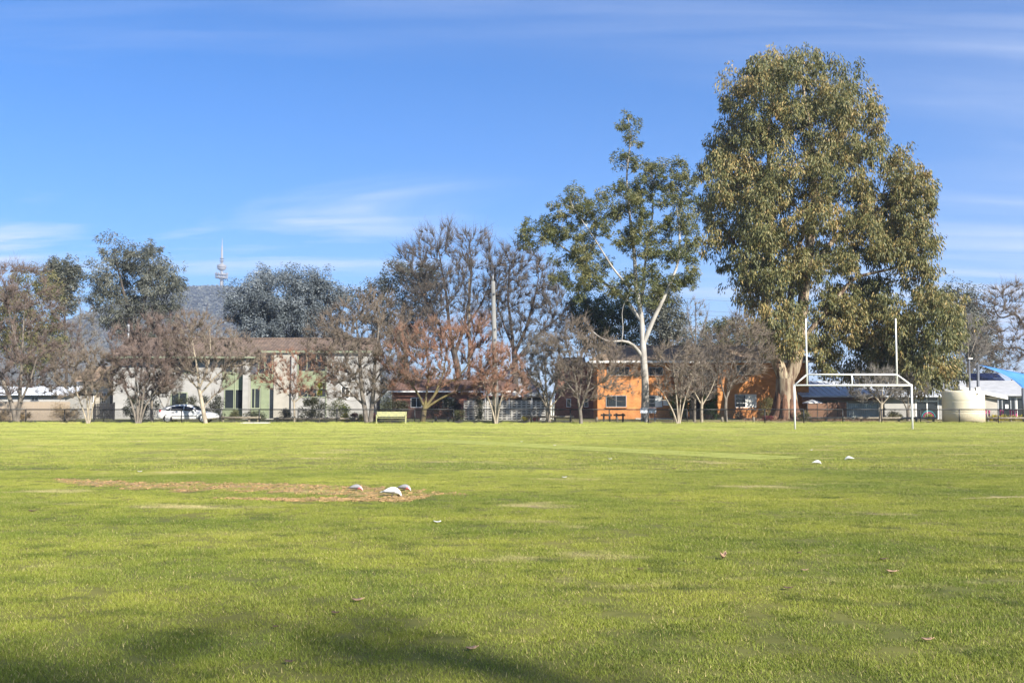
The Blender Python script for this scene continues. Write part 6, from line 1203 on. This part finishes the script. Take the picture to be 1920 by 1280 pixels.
# ------------------------------------------------------------------ fallen leaves and scraps on the turf
M['dryleaf'] = mat('dry_leaf', (.40, .26, .17), .85, .2, 20); M['dryleaf2'] = mat('dry_leaf_dark', (.13, .085, .055), .85, .2, 20); M['paper'] = mat('paper', (.72, .71, .68), .8, .05, 9)
rl = np.random.default_rng(8)
def fallen(gpt, size, m, curl, rz, label, name='fallen_leaf', cat='leaf', grp='dry leaves scattered on the turf', zoff=.022):
    t = thing(name, label, cat, (gpt[0], gpt[1], zoff), rz, grp); n = 9; V = []; F = []; r_ = rl
    for i in range(n):
        u = i / (n - 1); w_ = math.sin(math.pi * min(max(u, .03), .97)) ** .7 * .42 * (1 + .25 * math.sin(9 * u)); x = (u - .5); z = curl * (4 * (u - .5) ** 2) * .45
        V += [(x * size, -w_ * size * (1 - .3 * abs(curl)), (z + curl * .35) * size), (x * size, 0, z * size), (x * size, w_ * size * (1 - .3 * abs(curl)), (z + curl * .45) * size)]
    F = [(3 * i + j, 3 * i + j + 1, 3 * i + j + 4, 3 * i + j + 3) for i in range(n - 1) for j in range(2)]
    o = MB().add(V, F).build('blade' if cat == 'leaf' else 'sheet', m, t, True, True); o.modifiers.new('th', 'SOLIDIFY').thickness = .002
    if cat == 'leaf': MB().tube([(.5 * size, 0, curl * .45 * size), (.72 * size, .05 * size, curl * .5 * size + .01)], .0025, 5).build('stalk', m, t, True, True)
    return t
fallen(G(1356, 1050), .085, M['dryleaf'], 1.0, .6, 'large curled tan leaf standing up in the turf')
for px, py, s, m, lab in ((1508, 1073, .055, 'dryleaf', 'pale pink-tan leaf right of the curled leaf'), (1498, 1040, .06, 'dryleaf2', 'dark and pale leaf above the pale tan leaf'), (1200, 1071, .05, 'dryleaf2', 'small dark leaf left of the curled leaf'), (670, 1130, .085, 'dryleaf', 'flat brown leaf in the lower middle left'), (884, 1222, .075, 'dryleaf', 'pale tan leaf at the bottom near the centre'), (542, 1247, .055, 'dryleaf2', 'dark leaf at the bottom left of centre'), (1738, 1205, .07, 'dryleaf', 'brown leaf in the lower right corner'), (1656, 1052, .07, 'dryleaf2', 'dark leaf far right of the curled leaf'), (1672, 1076, .09, 'dryleaf', 'long pale leaf below the dark leaf on the right'), (60, 961, .10, 'dryleaf2', 'dark leaf at the left below the bare strip'), (1477, 1107, .07, 'dryleaf2', 'brown leaf below the pale tan leaf'), (1264, 880, .11, 'dryleaf2', 'dark lump in the turf beyond the field centre'), (516, 1180, .04, 'dryleaf2', 'tiny reddish leaf in the dark turf at lower left'), (628, 1154, .06, 'dryleaf2', 'dark leaf below the flat brown leaf')):
    fallen(G(px, py), s, M[m], .25, rl.uniform(-.6, .6), lab)
for px, py, lab in ((262, 886, 'white paper scrap above the left end of the bare strip'), (1040, 836, 'white paper scrap on the synthetic pitch'), (978, 829, 'small white scrap at the far end of the pitch'), (1144, 862, 'white scrap beyond the field centre'), (1058, 897, 'white scrap right of the feeding birds'), (820, 982, 'white scrap below the large white bird'), (1521, 845, 'tiny white scrap near the right end of the pitch line')):
    fallen(G(px, py), .10, M['paper'], .3, rl.uniform(-.5, .5), lab, 'paper_scrap', 'scrap', 'white scraps on the turf')

# ------------------------------------------------------------------ air
m = bpy.data.materials.new('haze_air'); m.use_nodes = True; t = m.node_tree; t.nodes.clear(); o_ = N(t, 'ShaderNodeOutputMaterial'); pv = N(t, 'ShaderNodeVolumePrincipled'); pv.inputs['Color'].default_value = (.62, .74, 1.0, 1); pv.inputs['Density'].default_value = 0.0002; pv.inputs['Anisotropy'].default_value = 0.1
t.links.new(pv.outputs[0], o_.inputs['Volume'])
hz = MB().box(-4000, 4000, -450, 4700, -1.5, 375).build('haze', m); things_tag(hz, 'thin pale blue air between the field and the hill', 'haze', kind='stuff')
